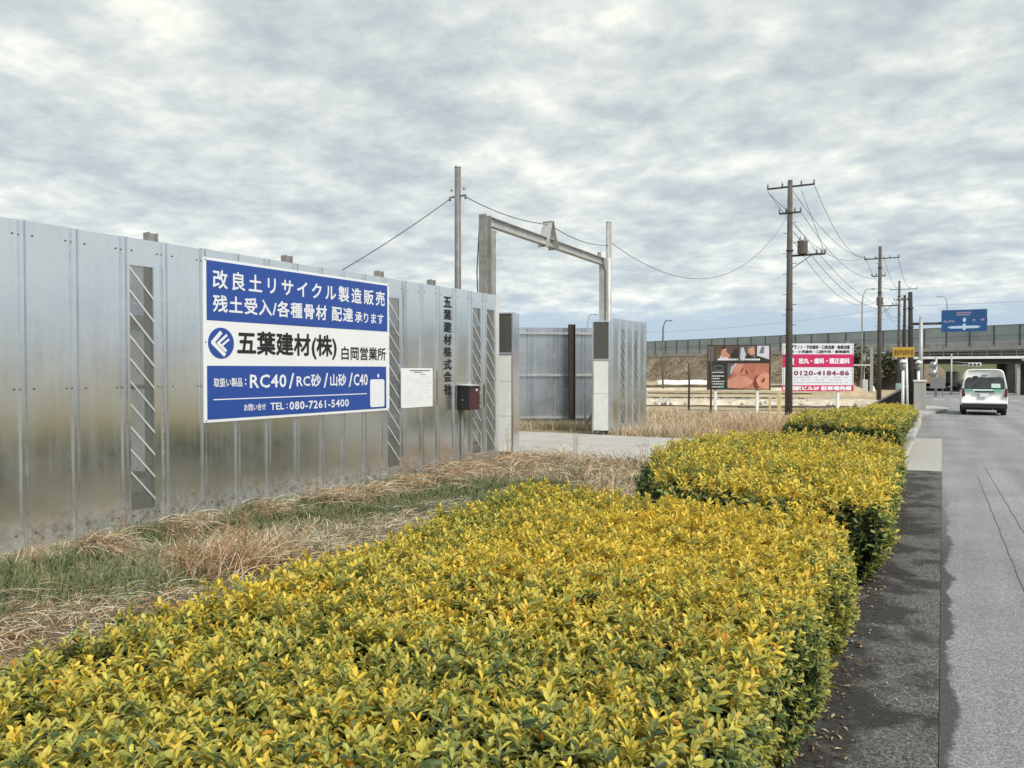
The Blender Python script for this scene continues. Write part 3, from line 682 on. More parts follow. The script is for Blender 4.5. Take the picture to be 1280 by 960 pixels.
# notice board
nb_ = thing('notice_board', 'white notice board with small print on the fence beside the blue sign', 'notice board', (xf(9.3)+0.04, 9.32, 0), -math.atan2(0.025,1))
MB().prism(rrect(0,0.79,1.055,1.662,0.02,-0.015), (0.015,0,0)).build('board','sign_white',nb_)
mb = MB()
for v, u0, u1, h_ in ((1.625,0.2,0.72,0.012),(1.60,0.30,0.52,0.010),(1.565,0.45,0.6,0.006)): mb.box(0.0,0.0015,u0,u1,v-h_/2,v+h_/2)
mb.build('heading_print','print_black',nb_)
mb = MB()
for k in range(12):
    v = 1.53 - k*0.036; u = 0.08
    while u < 0.68:
        l_ = random.uniform(0.03,0.12)
        if random.random() < 0.55: mb.box(0.0,0.001,u,u+l_,v-0.002,v+0.002)
        u += l_ + 0.02
mb.build('small_print','print_grey',nb_, kind='stuff')
# painted company name running down the fence
vn = thing('company_name', 'black vertical lettering of the company name on the steel fence', 'lettering', (xf(10.5), 10.46, 0), -math.atan2(0.025,1))
mbx = MB()
for k, ch in enumerate('五葉建材株式会社'):
    zt = 2.845 - k*0.206
    letters(vn, ch, 0.015, 0.222, zt-0.178, zt, 'print_black', 0.012, 0.024, name='character')

# letter box
lb = thing('letter_box', 'dark letter box with maroon door mounted on the steel fence', 'letter box', (xf(10.85)+0.0, 10.85, 0.96))
MB().box(0.0,0.225,0.0,0.35,0.0,0.415).build('body','box_black',lb, bevel=0.006)
MB().box(0.226,0.238,0.008,0.342,0.008,0.405).build('door','maroon',lb, bevel=0.004)
mb = MB(); mb.prism([(-0.005,-0.015,0.417),(0.265,-0.015,0.405),(0.265,-0.015,0.418),(-0.005,-0.015,0.435)],(0,0.38,0)); mb.build('lid','hsteel_light',lb)
MB().tube([(0.238,0.24,0.335),(0.246,0.24,0.335)],0.022,12).build('lock','print_white',lb)
MB().box(0.10,0.12,-0.006,0.0,0.16,0.18).build('latch','rail_steel',lb)
MB().box(0.02,0.05,0.09,0.13,-0.95,-0.002).build('support','hsteel',lb)

# things in the yard that show through the mesh
yd = thing('site_hut', 'white site hut in the yard seen through the left mesh panel', 'hut', (-11.4, 7.2, 0), R(10))
MB().box(0,2.2,0,3.0,0.1,2.35).build('wall','white_sheet',yd, bevel=0.01); MB().box(-0.1,2.3,-0.1,3.1,2.352,2.45).build('roof','hsteel',yd)
MB().box(2.201,2.23,0.5,1.3,0.12,2.0).build('door','hsteel_light',yd); MB().box(2.201,2.215,1.7,2.5,1.1,1.8).build('window','glass_dark',yd)
for k, (x_, y_, z_) in enumerate(((-9.2,12.4,0),(-9.3,12.3,0.36),(-9.8,13.9,0))):
    o = MB().box(-0.5,0.5,-0.35,0.35,0,0.35).build('concrete_block','concrete_pale', bevel=0.02); o.location=(x_,y_,z_); o.rotation_euler=(0,0,0.3*k)
    tag(o, ['pale concrete block on the ground behind the middle mesh panel','pale concrete block stacked on another behind the middle mesh panel','pale concrete block lying alone near the gate inside the yard'][k],'block','concrete blocks in the yard')

# ------------------------------------------------------------------ billboards
FACE = R(29.3)
def bbox(parent, name, m, u0, u1, v0, v1, d0=0.0, d1=0.01, **kw):
    return MB().box(u0,u1,-d1,-d0,v0,v1).build(name, m, parent, **kw)
pk = thing('billboard', 'pink and white dental clinic billboard behind the nearest utility pole', 'billboard', (-6.75,38.64,-0.4), FACE)
HT, HB_ = 3.30, 1.0   # top and bottom above its ground
BW = 3.43
bbox(pk,'board','lilac_white',0,BW,HB_,HT,0,-0.05)
bbox(pk,'upper_band','pink',0,BW,HB_+1.13+0.03,HB_+1.13+0.65,0,0.006)
bbox(pk,'lower_band','pink',0,BW,HB_,HB_+0.29,0,0.006)
def bl(parent, s, u0,u1,v0,v1,m,bold=0.02,space=1.0,d=0.009): return letters(parent,s,u0,u1,HB_+v0,HB_+v1,m,-d,bold,space,facing='-Y')
bl(pk,'インプラント・予防歯科・口臭治療・無痛治療',0.10,3.24,2.03,2.22,'print_black',0.03)
bl(pk,'歯科・小児歯科・口腔外科・審美歯科',0.20,3.24,1.83,1.98,'print_black',0.03)
bl(pk,'松丸・歯科・矯正歯科',0.78,3.24,1.32,1.60,'print_white',0.045)
bl(pk,'0120-4184-86',0.55,3.22,0.76,0.99,'print_maroon',0.035,1.1)
bl(pk,'白岡駅ビル2F 駐車場完備',0.05,3.33,0.04,0.25,'print_white',0.05)
mb = MB()
for v in (0.68,0.55,0.42):
    u = 0.55
    while u < 3.1:
        l_ = random.uniform(0.05,0.16)
        if random.random()<0.72: mb.box(u,u+l_,-0.008,-0.001,HB_+v-0.02,HB_+v+0.02)
        u += l_+0.05
mb.build('small_print','print_grey',pk,kind='stuff')
bl_ = MB().prism([(0.43+0.13*math.cos(t_)-0.0, -0.0062, HB_+1.50+0.14*math.sin(t_)) for t_ in np.linspace(0,2*math.pi,14)[:-1]],(0,-0.003,0)).build('tooth_mark','print_white',pk)
mb = MB(); mb.tube([(0.42,-0.008,HB_+1.42),(0.36,-0.008,HB_+1.27)],0.035,8); mb.build('tooth_root','print_white',pk)
mb = MB(); mb.tube([(0.47,-0.008,HB_+1.42),(0.53,-0.008,HB_+1.27)],0.035,8); mb.build('tooth_root','print_white',pk)
mb = MB()
for k in range(17):
    for u in (0.06,3.37):
        if not (1.16 < 0.33+k*0.115 < 1.80): mb.box(u-0.02,u+0.02,-0.008,-0.001,HB_+0.35+k*0.115-0.022,HB_+0.35+k*0.115+0.022)
mb.build('edge_dots','print_maroon',pk,kind='stuff')
for u in (0.28, 2.72): MB().box(u-0.06,u+0.06,0.051,0.16,-0.3,HT-0.2).build('post','post_white',pk)
for v in (1.35, 2.9): MB().box(0.05,BW-0.05,0.16,0.20,v,v+0.06).build('back_rail','rail_steel',pk)

bk = thing('billboard', 'dark beauty salon billboard with skin care pictures standing in dry weeds', 'billboard', (-9.91,36.87,-0.35), FACE)
W2 = 3.06; B0, B1 = 1.02, 3.18
MB().box(0,W2,0,0.05,B0,B1).build('board','board_black',bk)
mb = MB(); mb.box(0,0.06,-0.02,0.06,B0-0.03,B1+0.02); mb.box(W2-0.05,W2,-0.02,0.06,B0-0.03,B1+0.02); mb.build('frame','brown_post',bk)
def patch(name, m, pts, d): MB().prism([(u,-d,B0+v) for u,v in pts],(0,-0.002,0)).build(name,m,bk)
hh = B1-B0
patch('grey_picture','photo_grey',[(0.06,1.38),(0.33,1.38),(0.33,2.1),(0.06,2.1)],0.001)
patch('treatment_picture','brown_print',[(0.38,1.38),(1.45,1.38),(1.45,2.12),(0.38,2.12)],0.001)
patch('treatment_picture','photo_grey',[(1.52,1.38),(2.32,1.38),(2.32,2.12),(1.52,2.12)],0.001)
patch('treatment_picture','cloth_print',[(2.40,1.40),(2.98,1.40),(2.98,2.12),(2.40,2.12)],0.001)
patch('figure_print','skin_light',[(0.62,1.5),(0.70,1.9),(0.80,2.05),(0.92,2.0),(0.92,1.82),(1.12,1.66),(1.25,1.5),(1.02,1.44)],0.004)
patch('cloth_patch','cloth_print',[(0.55,1.42),(0.62,1.62),(0.98,1.55),(1.2,1.42)],0.007)
patch('hair_patch','hair_print',[(0.68,1.92),(0.72,2.10),(0.86,2.12),(0.90,2.0),(0.80,1.98)],0.007)
patch('sleeve_patch','board_black',[(1.0,1.5),(1.35,2.0),(1.45,1.9),(1.45,1.4),(1.1,1.4)],0.004)
patch('cloth_patch','cloth_print',[(1.58,1.5),(1.62,2.02),(1.74,2.05),(1.9,1.6),(1.8,1.48)],0.004)
patch('sleeve_patch','board_black',[(1.75,1.38),(1.9,1.75),(2.2,1.62),(2.3,1.4)],0.0045)
patch('cloth_patch','skin_light',[(1.95,1.95),(2.25,2.08),(2.3,1.75),(2.1,1.66),(2.0,1.8)],0.007)
patch('sleeve_patch','photo_grey',[(2.5,1.75),(2.62,2.08),(2.75,2.08),(2.72,1.75)],0.004)
patch('sleeve_patch','board_black',[(2.40,1.40),(2.98,1.40),(2.98,1.46),(2.5,1.62),(2.40,1.62)],0.0045)
patch('sheet_picture','photo_grey',[(0.98,0.10),(0.98,1.27),(1.35,1.27),(1.22,1.0),(1.2,0.6)],0.001)
patch('face_print','skin_print',[(0.98,0.08),(2.96,0.02),(2.98,1.27),(1.4,1.27),(1.22,1.10),(1.15,0.85),(1.18,0.7),(0.98,0.55)],0.0032)
patch('head_print','skin_light',[(1.22,0.92),(1.30,1.15),(1.55,1.26),(1.9,1.25),(2.05,1.1),(2.0,0.92),(1.75,0.78),(1.4,0.72)],0.0062)
patch('hairband_print','cloth_print',[(1.1,0.75),(1.16,1.1),(1.36,1.27),(1.48,1.26),(1.28,1.12),(1.2,0.85)],0.0065)
patch('arm_print','skin_light',[(0.98,0.10),(0.98,0.46),(1.5,0.72),(1.95,0.62),(2.25,0.42),(2.05,0.22),(1.6,0.06)],0.0092)
patch('hand_print','skin_print',[(1.75,1.22),(1.6,0.85),(1.7,0.84),(1.84,1.05),(1.86,0.78),(1.95,0.78),(2.0,1.05),(2.18,0.85),(2.28,0.9),(2.2,1.12),(2.7,1.2),(2.98,1.1),(2.98,1.27),(1.9,1.27)],0.0122)
patch('shade_print','skin_shade',[(2.2,0.28),(2.28,0.6),(2.55,0.78),(2.48,0.6),(2.42,0.3),(2.5,0.1),(2.3,0.06)],0.0122)
patch('shade_print','skin_shade',[(1.66,1.0),(1.58,0.84),(1.63,0.83),(1.76,1.05)],0.0152)
patch('shade_print','skin_shade',[(1.88,1.0),(1.97,0.76),(1.9,0.74),(1.82,0.95)],0.0152)
patch('hand_print','skin_light',[(2.45,0.20),(2.35,0.5),(2.5,0.72),(2.8,0.82),(2.98,0.78),(2.98,0.04),(2.7,0.04)],0.0152)
patch('shade_print','skin_shade',[(2.6,0.42),(2.72,0.58),(2.8,0.55),(2.74,0.38),(2.64,0.34)],0.0182)
patch('caption_panel','board_black',[(0.08,0.02),(0.94,0.02),(0.94,1.3),(0.08,1.3)],0.004)
mb = MB(); ring = [(0.55+0.24*math.cos(t_), -0.007, B0+1.05+0.11*math.sin(t_)) for t_ in np.linspace(0,2*math.pi,25)]; mb.tube(ring,0.008,4,cap=False); mb.build('oval_emblem','print_grey',bk)
mb = MB()
for v,u0,u1 in ((0.84,0.25,0.8),(0.66,0.2,0.82),(0.54,0.2,0.6),(0.40,0.2,0.85),(0.28,0.2,0.8),(0.14,0.15,0.66)):
    u = u0
    while u < u1: l_=random.uniform(.04,.09); mb.box(u,min(u+l_,u1),-0.009,-0.0065,B0+v-0.02,B0+v+0.025); u+=l_+.02
u = 0.5
while u < 2.5:
    l_=random.uniform(.06,.10)
    if not 1.42<u<1.55: mb.box(u,u+l_,-0.011,-0.0095,B0+1.42,B0+1.50)
    u += l_+.025
mb.build('small_print','print_white',bk,kind='stuff')
MB().box(0.66,0.80,-0.009,-0.0065,B0+0.1,B0+0.2).build('green_tag','van_green',bk)
for u in (0.43, 2.45): MB().box(u-0.06,u+0.06,0.051,0.16,-0.3,B1-0.2).build('post','post_white',bk)
for v in (1.3, 2.8): MB().box(0.05,W2-0.05,0.16,0.20,v,v+0.06).build('back_rail','rail_steel',bk)
for k,(x_,y_,h_,r_,lab) in enumerate(((-10.97,37.43,2.35,0.055,'weathered brown post left of the dark salon billboard'),(-9.55,36.2,2.95,0.05,'weathered brown post standing in front of the dark salon billboard'))):
    t = thing('wooden_post', lab, 'post', (x_,y_,-0.35)); MB().tube([(0,0,-0.2),(0.02,0.0,h_*0.6),(0,0,h_)],r_,8,r_*0.8).build('post','brown_post',t,True); MB().tube([(-0.04,0,h_*0.75),(0.04,0,h_*0.75)],r_*1.15,8).build('band','brown_post',t)
for k,(x_,y_,h_,r_) in enumerate(((-4.95,26.1,0.98,0.03),(-4.67,26.2,1.12,0.055))):
    t = thing('marker_stake', ['thin cream stake in dry grass left of the thicker cream one','thicker cream stake standing in dry grass by the utility pole'][k],'stake',(x_,y_,-0.25)); MB().box(-r_,r_,-r_,r_,-0.2,h_).build('post','post_cream',t,bevel=0.005); MB().box(-r_*0.8,r_*0.8,-r_*0.8,r_*0.8,h_,h_+0.02).build('cap','post_cream',t)

# ------------------------------------------------------------------ utility poles
def insul(mb, x, y, z, s=1.0): mb.lathe([(0.02*s,0),(0.05*s,0.02),(0.03*s,0.07),(0.055*s,0.10),(0.03*s,0.15),(0.015*s,0.2)],7,(x,y,z))
def utility(loc, h, r, label, arms, box=None, steps=True, m='pole_concrete', lean=0):
    t = thing('utility_pole', label, 'utility pole', loc, 0, 'utility poles along the road')
    MB().tube([(0,0,-0.4),(lean,0,h)], r, 14, r*0.62).build('pole', m, t, True)
    for z, hw, off in arms:
        MB().bar((off-hw,0.13,z),(off+hw,0.13,z),0.07,0.07).build('crossarm','pole_metal',t)
        for s in (-0.97,-0.35,0.45,0.97):
            mb = MB(); insul(mb, off+s*hw, 0.13, z+0.04, 0.9); mb.build('insulator','insulator',t,True)
    if box:
        z, x0, arm = box
        MB().bar((-0.15,0.1,z),(arm,0.1,z),0.09,0.08).build('platform_arm','pole_metal',t)
        MB().bar((0.1,0.1,z-0.55),(arm*0.6,0.1,z-0.04),0.03,0.03).build('arm_brace','pole_metal',t)
        tr = MB().lathe([(0.17,0.05),(0.215,0.08),(0.215,0.56),(0.24,0.58),(0.24,0.62),(0.14,0.66)],14,(x0,0.1,z)).build('transformer','transformer',t,True)
        mb = MB(); insul(mb,x0-0.1,0.1,z+0.64,0.8); insul(mb,x0+0.1,0.1,z+0.64,0.8); mb.build('bushing','insulator',tr,True)
        mb = MB()
        for xx in (arm-0.35,arm-0.15,arm): insul(mb,xx,0.1,z+0.04)
        mb.build('insulator','insulator',t,True)
    if steps:
        mb = MB(); z = 2.2; k = 0
        while z < h-1: s = -1 if k%2 else 1; mb.tube([(s*r*0.8,0,z),(s*(r+0.13),0,z)],0.014,5); z += 0.45; k += 1
        mb.build('climbing_steps','pole_metal',t,kind='stuff')
    for z in (h*0.45,h*0.7,h*0.86): MB().tube([(lean*z/h,0,z),(lean*z/h,0,z+0.06)],r*0.95,12).build('band','pole_metal',t)
    return t
PA=(-5.93,35.52,-0.4); PB=(-4.0,60.9,-0.6); PC=(-4.1,90.7,-0.9); PE=(-3.0,76,-0.8)
utility(PA,10.35,0.165,'nearest utility pole, dark, with a grey transformer and two crossarms',[(10.10,1.0,0.0),(8.95,0.46,-0.02)],(7.05,0.52,1.45))
utility(PB,11.05,0.17,'second utility pole with a grey transformer, beyond the pink billboard',[(10.2,1.15,0.1),(8.95,0.45,-0.1)],(6.8,0.0,1.2))
utility(PC,11.9,0.17,'thin utility pole farthest down the road behind the yellow sign',[(11.0,1.3,0.4),(9.9,0.5,0)],None)
utility(PE,9.0,0.17,'utility pole close behind the short black pole above the yellow sign',[(8.6,0.5,0)],None,True,'pole_wood')
utility((-1.32,42.0,-0.35),5.75,0.15,'short black wooden pole beside the white sign posts',[],None,False,'pole_wood',-0.10)
def pw(a, b, sag, lab, r=0.011): wire(a, b, sag, lab, 'power lines between the utility poles', r, 28)
za, zb = PA[2], PB[2]
pw((PA[0]-0.97,PA[1]+.13,za+10.0),(PB[0]-1.0,PB[1]+.13,zb+10.4),1.3,'top left power line from the nearest pole to the second pole')
pw((PA[0]+0.1,PA[1]+.13,za+9.9),(PB[0]+0.15,PB[1]+.13,zb+10.4),1.2,'middle top power line from the nearest pole to the second pole')
pw((PA[0]+1.0,PA[1]+.13,za+10.0),(PB[0]-1.05,PB[1]+.13,zb+10.45),0.9,'top right power line leaving the nearest crossarm tip')
pw((PA[0]+0.44,PA[1]+.13,za+8.95),(PB[0]+0.3,PB[1]+.1,zb+9.0),1.2,'power line from the second crossarm of the nearest pole')
pw((PA[0]+0.15,PA[1],za+8.5),(PB[0]-0.15,PB[1],zb+6.9),0.5,'cable from the nearest pole to the second transformer, upper')
pw((PA[0]+0.15,PA[1],za+8.1),(PB[0]-0.15,PB[1],zb+6.6),0.7,'cable from the nearest pole to the second transformer, middle',0.014)
pw((PA[0]+0.15,PA[1],za+7.7),(PB[0]-0.15,PB[1],zb+7.2),1.3,'lowest sagging cable from the nearest pole to the second pole')
pw((PA[0]+0.45,PA[1]+.13,za+9.9),(PA[0]+1.4,PA[1]+.1,za+7.15),-0.02,'short wire dropping from the top crossarm to the transformer arm')
pw((PA[0]-0.95,PA[1]+.13,za+9.95),(PA[0]-0.1,PA[1],za+9.05),0.03,'short wire from the left crossarm tip down to the pole')
for dx, z1, z2, s in ((-1.0,10.4,11.2,.8),(0.2,10.4,11.2,.9),(1.1,10.4,11.2,.8),(0.1,7.4,8.6,1.0),(0.1,7.0,8.0,0.8)):
    pw((PB[0]+dx,PB[1],zb+z1),(PC[0]+dx,PC[1],PC[2]+z2),s,'power line between the second and farthest utility pole, %s' % {(-1.0,10.4):'left tip',(0.2,10.4):'centre',(1.1,10.4):'right tip',(0.1,7.4):'mid height',(0.1,7.0):'lowest'}[(dx,z1)],0.014)
wire((-75,150,10.5),(-4.1,90.7,8.2),1.6,'long wire crossing low over the fields from the left','lines crossing the distance',0.012,30)
wire((-4.1,90.7,8.3),(45,112,12.0),0.6,'wire crossing behind the blue road sign to the right','lines crossing the distance',0.012,20)

# ------------------------------------------------------------------ expressway on its embankment
P0 = Vector((-61.1,172.1)); P1 = Vector((10.1,131.8)); dv = (P1-P0).normalized(); nv = Vector((-dv.y, dv.x))  # nv points away
def along(s, o=0.0): p = P0 + dv*s + nv*o; return (p.x, p.y)
s_of_x = lambda x: (x-P0.x)/dv.x
Ssp0, Ssp1 = s_of_x(-3.2), s_of_x(8.2)
def zb_(s): return 5.0
def emb(s0, s1, name):
    mb = MB(); n = max(2,int((s1-s0)/4)); prof = [(-7.5,-1.0),(-3.2,1.6),(-0.6,4.6),(26,4.6),(36,-1.0)]
    for i in range(n+1):
        s_ = s0+(s1-s0)*i/n
        for o, z in prof: x,y = along(s_, o+ (0.35*math.sin(i*1.9+o) if o<-0.7 else 0)); mb.v.append((x,y,z+(0.25*math.sin(i*2.3+o) if -4<o<-1 else 0)))
    k = len(prof); mb.f = [(j*k+i,j*k+i+1,(j+1)*k+i+1,(j+1)*k+i) for j in range(n) for i in range(k-1)]
    mb.f += [tuple(range(k)), tuple(n*k+i for i in range(k))[::-1]]
    return mb.build(name,'bank',kind='structure')
emb(-320, Ssp0-14, 'embankment'); emb(Ssp1+20, 330, 'embankment')
ex = thing('expressway_bridge', 'grey concrete expressway bridge with a noise barrier crossing the road', 'bridge', (0,0,0))
def slab(name, m, s0, s1, o0, o1, z0, z1, parent, **kw):
    pts = [(*along(s0,o0),z0),(*along(s1,o0),z0),(*along(s1,o1),z0),(*along(s0,o1),z0)]
    return MB().prism(pts,(0,0,z1-z0)).build(name,m,parent,**kw)
def skew(name, m, s0, s1, ya, yb, z0, z1, parent):
    a_, b_ = along(s0), along(s1); pts = [(a_[0],a_[1]+ya,z0),(b_[0],b_[1]+ya,z0),(b_[0],b_[1]+yb,z0),(a_[0],a_[1]+yb,z0)]
    return MB().prism(pts,(0,0,z1-z0)).build(name,m,parent)
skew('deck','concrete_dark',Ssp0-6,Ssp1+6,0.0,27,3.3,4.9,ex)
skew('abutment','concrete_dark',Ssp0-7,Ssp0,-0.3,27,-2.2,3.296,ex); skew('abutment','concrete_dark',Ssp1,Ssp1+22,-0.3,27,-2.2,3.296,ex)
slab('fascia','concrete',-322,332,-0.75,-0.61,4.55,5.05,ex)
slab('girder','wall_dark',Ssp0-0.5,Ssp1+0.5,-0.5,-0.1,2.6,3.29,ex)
MB().tube([(*along(Ssp1+1.6,-0.55),-1.8),(*along(Ssp1+1.6,-0.55),3.2)],0.3,10).build('drain_column','concrete',ex,True)
nbw = thing('noise_barrier', 'long translucent grey noise barrier with dark posts along the expressway', 'barrier', (0,0,0))
s_ = -300
k = 0
BP = 3.5
while s_ < 160:
    sd = s_
    MB().prism([(*along(s_-0.08,-0.66),4.7),(*along(s_+0.08,-0.66),4.7),(*along(s_+0.08,-0.44),4.7),(*along(s_-0.08,-0.44),4.7)],(0,0,3.45)).build('post','barrier_post',nbw)
    for z0,z1,m_ in ((5.05,5.75,'concrete'),(5.77,6.65,'barrier_glass'),(6.68,8.1,'barrier_glass')):
        slab('panel',m_,s_+0.09,s_+BP-0.09,-0.57,-0.53,z0,z1,nbw)
    s_ += BP; k += 1
slab('top_rail','barrier_post',-300,160,-0.60,-0.50,8.103,8.17,nbw); slab('mid_rail','barrier_post',-300,160,-0.61,-0.575,6.652,6.678,nbw)
# lower side-road bridge in front of it
sb2 = thing('side_bridge', 'low concrete side bridge with a white edge line and grey railing', 'bridge', (0,0,0))
Y0b = 108.0
MB().box(-9,30,Y0b,Y0b+7,2.35,3.0).build('deck','wall_dark',sb2); MB().box(-9,30,Y0b-0.25,Y0b-0.002,2.95,3.25).build('edge_beam','tarp_white',sb2)
for z in (3.55,3.85,4.15,4.45): MB().box(-9,30,Y0b-0.1,Y0b-0.04,z,z+0.05).build('rail','railing_grey',sb2)
for k in range(27): MB().box(-9+k*1.5,-8.92+k*1.5,Y0b-0.035,Y0b+0.03,3.0,4.5).build('baluster','railing_grey',sb2)
MB().box(-9,-4.2,Y0b-0.5,Y0b+7,-2.2,2.345).build('abutment','wall_dark',sb2); MB().box(8.4,30,Y0b+0.5,Y0b+7,-2.2,2.345).build('abutment','concrete_dark',sb2)
MB().box(7.6,7.95,Y0b+0.3,Y0b+0.7,-2.0,2.345).build('column','concrete',sb2)
# grass bank beyond the underpass
mb = MB(); mb.add([(-40,176,-1.9),(60,176,-1.9),(60,190,3.9),(-40,190,3.9),(60,300,4.2),(-40,300,4.2)],[(0,1,2,3),(3,2,4,5)])
o = mb.build('far_bank','ground',kind='structure')
mat('bankgreen',(0.10,0.105,0.055),1,0,0.3,2); o.data.materials.clear(); o.data.materials.append(M['bankgreen'])
o = None

# ------------------------------------------------------------------ street lamps and road furniture
def street_lamp(loc, h, arm, label, group='street lamps', m='pole_light', r=0.08):
    t = thing('street_lamp', label, 'street lamp', loc, 0, group)
    pts = [(0,0,-0.5),(0,0,h*0.85)] + [(arm*(1-math.cos(a_))*0.5, 0, h*0.85+h*0.15*math.sin(a_)) for a_ in np.linspace(0.2,1.57,5)] + [(arm*0.85,0,h)]
    MB().tube(pts, r, 8, r*0.5).build('pole', m, t, True)
    MB().box(min(arm*0.85,arm*1.2),max(arm*0.85,arm*1.2),-0.12,0.12,h-0.10,h+0.05).build('lamp_head', m, t, bevel=0.03)
    return t
street_lamp((-7.39,87.6,-0.9),10.9,1.0,'tall thin street lamp left of the second utility pole')
street_lamp((-31.8,96.8,-0.9),8.9,1.0,'dark street lamp in the field left of the salon billboard',m='pole_grey',r=0.13)
street_lamp((-36.4,83,-0.9),9.0,1.0,'street lamp whose head shows over the gateway back fence')
street_lamp((0.5,150,4.5),9.6,-1.3,'curved street lamp on the expressway above the blue road sign',r=0.1)
rs = thing('road_sign', 'large blue direction sign on a tall grey pole over the road', 'road sign', (-1.35,60.0,-0.55))
MB().tube([(0,0,-0.3),(0,0,5.85)],0.16,12,0.12).build('pole','pole_light',rs,True)
MB().tube([(-0.5,0,5.35),(1.2,0.05,5.35)],0.09,10).build('arm','pole_metal',rs,True); MB().tube([(1.2,0.05,5.35),(3.9,0.1,5.5)],0.06,8).build('arm','pole_metal',rs,True)
MB().box(1.22,3.87,-0.11,-0.05,4.75,6.22).build('sign_plate','road_blue',rs)
mb = MB(); pz = 5.05
mb.poly([(1.55,-0.115,pz),(1.78,-0.115,pz-0.09),(3.25,-0.115,pz-0.09),(3.25,-0.115,pz+0.0),(1.8,-0.115,pz+0.06)])
mb.poly([(1.75,-0.118,pz-0.08),(3.3,-0.118,pz-0.08),(3.52,-0.118,pz+0.0),(3.3,-0.118,pz+0.09),(1.75,-0.118,pz+0.08)])
mb.poly([(2.5,-0.121,pz-0.2),(2.62,-0.121,pz-0.2),(2.72,-0.121,pz),(2.60,-0.121,pz+0.25),(2.52,-0.121,pz+0.25),(2.42,-0.121,pz)])
mb.build('arrow','print_sky',rs)
mb = MB(); mb.poly([(2.45,-0.116,5.52),(2.55,-0.116,5.38),(2.66,-0.116,5.45),(2.66,-0.116,5.65),(2.55,-0.116,5.7)]); mb.build('route_mark','print_sky',rs)
mb = MB()
for u0,u1,v,h_ in ((1.35,1.52,5.45,0.13),(1.56,1.62,5.42,0.1),(1.68,1.80,5.47,0.15),(1.84,1.98,5.45,0.13),(3.05,3.2,5.5,0.13),(3.5,3.72,5.52,0.13)): mb.box(u0,u1,-0.116,-0.111,v-h_/2,v+h_/2)
mb.build('place_marks','print_rose',rs,kind='stuff')
mb = MB()
for u0,u1,v in ((2.1,2.95,6.02),(2.1,2.9,5.88)): mb.box(u0,u1,-0.116,-0.111,v-0.045,v+0.045)
mb.build('top_text_band','print_rose',rs,kind='stuff')

# white capped posts, yellow sign and end pillar by the canal bridge
ys = thing('yellow_sign', 'small yellow sign with dark print on a leaning white post', 'sign', (-1.45,40.3,-0.33))
MB().tube([(0.03,0,-0.2),(-0.06,0,2.85)],0.055,10).build('post','post_white',ys,True)
MB().box(-0.62,0.28,-0.09,-0.06,2.55,3.02).build('sign_plate','yellow_sign',ys,bevel=0.005)
mb = MB()
u = -0.55
for k in range(7): mb.box(u,u+0.03,-0.096,-0.091,2.63,2.9); mb.box(u+0.045,u+0.085,-0.096,-0.091,2.63+0.05*(k%3),2.9-0.04*(k%2)); u += 0.115
mb.build('sign_print','print_ochre',ys,kind='stuff')
def capped(loc, h, lab):
    t = thing('capped_post', lab, 'post', loc, 0, 'white capped posts at the canal bridge')
    MB().tube([(0,0,-0.2),(0,0,h-0.5)],0.07,10,0.065).build('post','post_white',t,True)
    MB().lathe([(0.07,0),(0.12,0.04),(0.12,0.3),(0.08,0.33)],10,(0,0,h-0.5)).build('lantern','railing_grey',t,True)
    MB().lathe([(0.15,0),(0.16,0.06),(0.10,0.14),(0.02,0.17)],10,(0,0,h-0.17)).build('cap','post_white',t,True)
capped((-1.62,40.0,-0.33),2.45,'white capped post left of the leaning yellow sign post'); capped((-1.05,42.6,-0.35),2.45,'white capped post right of the black pole, behind the end pillar')
ep = thing('end_pillar', 'pale concrete end pillar of the canal bridge railing', 'pillar', (-1.15,41.0,-0.35))
MB().box(-0.05,0.45,0,0.4,-0.1,1.42).build('shaft','concrete',ep,bevel=0.015); MB().box(-0.08,0.48,-0.03,0.43,1.422,1.5).build('coping','tarp_white',ep,bevel=0.01)
wg = thing('canal_wall', 'dark sloping wing wall with a pale coping beside the canal', 'wall', (0,0,0))
mb = MB(); mb.prism([(-3.35,44.0,-0.75),(-1.55,41.9,-0.75),(-1.55,41.9,0.80),(-3.3,44.0,-0.36)],(0.12,0.16,0)); mb.build('wall','wall_dark',wg)
mb = MB(); mb.prism([(-3.45,44.05,-0.38),(-1.52,41.82,0.802),(-1.52,41.82,0.90),(-3.45,44.05,-0.28)],(0.2,0.24,0)); mb.build('coping','concrete',wg)
pgn = MB().box(-2.05,-1.68,42.6,42.9,-0.3,0.95).build('canal_cabinet','pond_green', bevel=0.02); tag(pgn,'pale green cabinet above the sloping canal wall','cabinet')
# mirrors, cabinet and signals at the junction
def signal(loc, hp, head_x, z, lab, w_=1.2):
    t = thing('traffic_signal', lab, 'traffic signal', loc, 0, 'traffic signals at the junction')
    MB().tube([(0,0,-0.5),(0,0,hp)],0.11,10,0.08).build('pole','pole_light',t,True)
    MB().tube([(0,0,z-0.2),(head_x,0,z)],0.05,6).build('arm','pole_light',t,True); MB().tube([(0,0,z+0.35),(head_x,0,z+0.1)],0.035,6).build('arm','pole_light',t,True)
    h_ = MB().box(head_x-w_/2,head_x+w_/2,-0.16,0.1,z-0.19,z+0.2).build('signal_head','post_white',t,bevel=0.05)
    for k in range(3): MB().tube([(head_x+(k-1)*w_*0.3,-0.16,z),(head_x+(k-1)*w_*0.3,-0.19,z)],0.13,10).build('lens','trim_black',h_)
signal((0.8,97.5,-1.2),4.6,2.2,3.4,'traffic signal with a short arm left of the van roof')
signal((9.2,99.0,-1.2),5.6,-1.2,4.0,'traffic signal with a wide head above the van')
tm = thing('traffic_mirror', 'two round traffic mirrors on a grey post before the underpass', 'mirror', (-0.6,86.0,-1.0))
MB().tube([(0,0,-0.2),(0,0,3.9)],0.12,10).build('post','pole_light',tm,True)
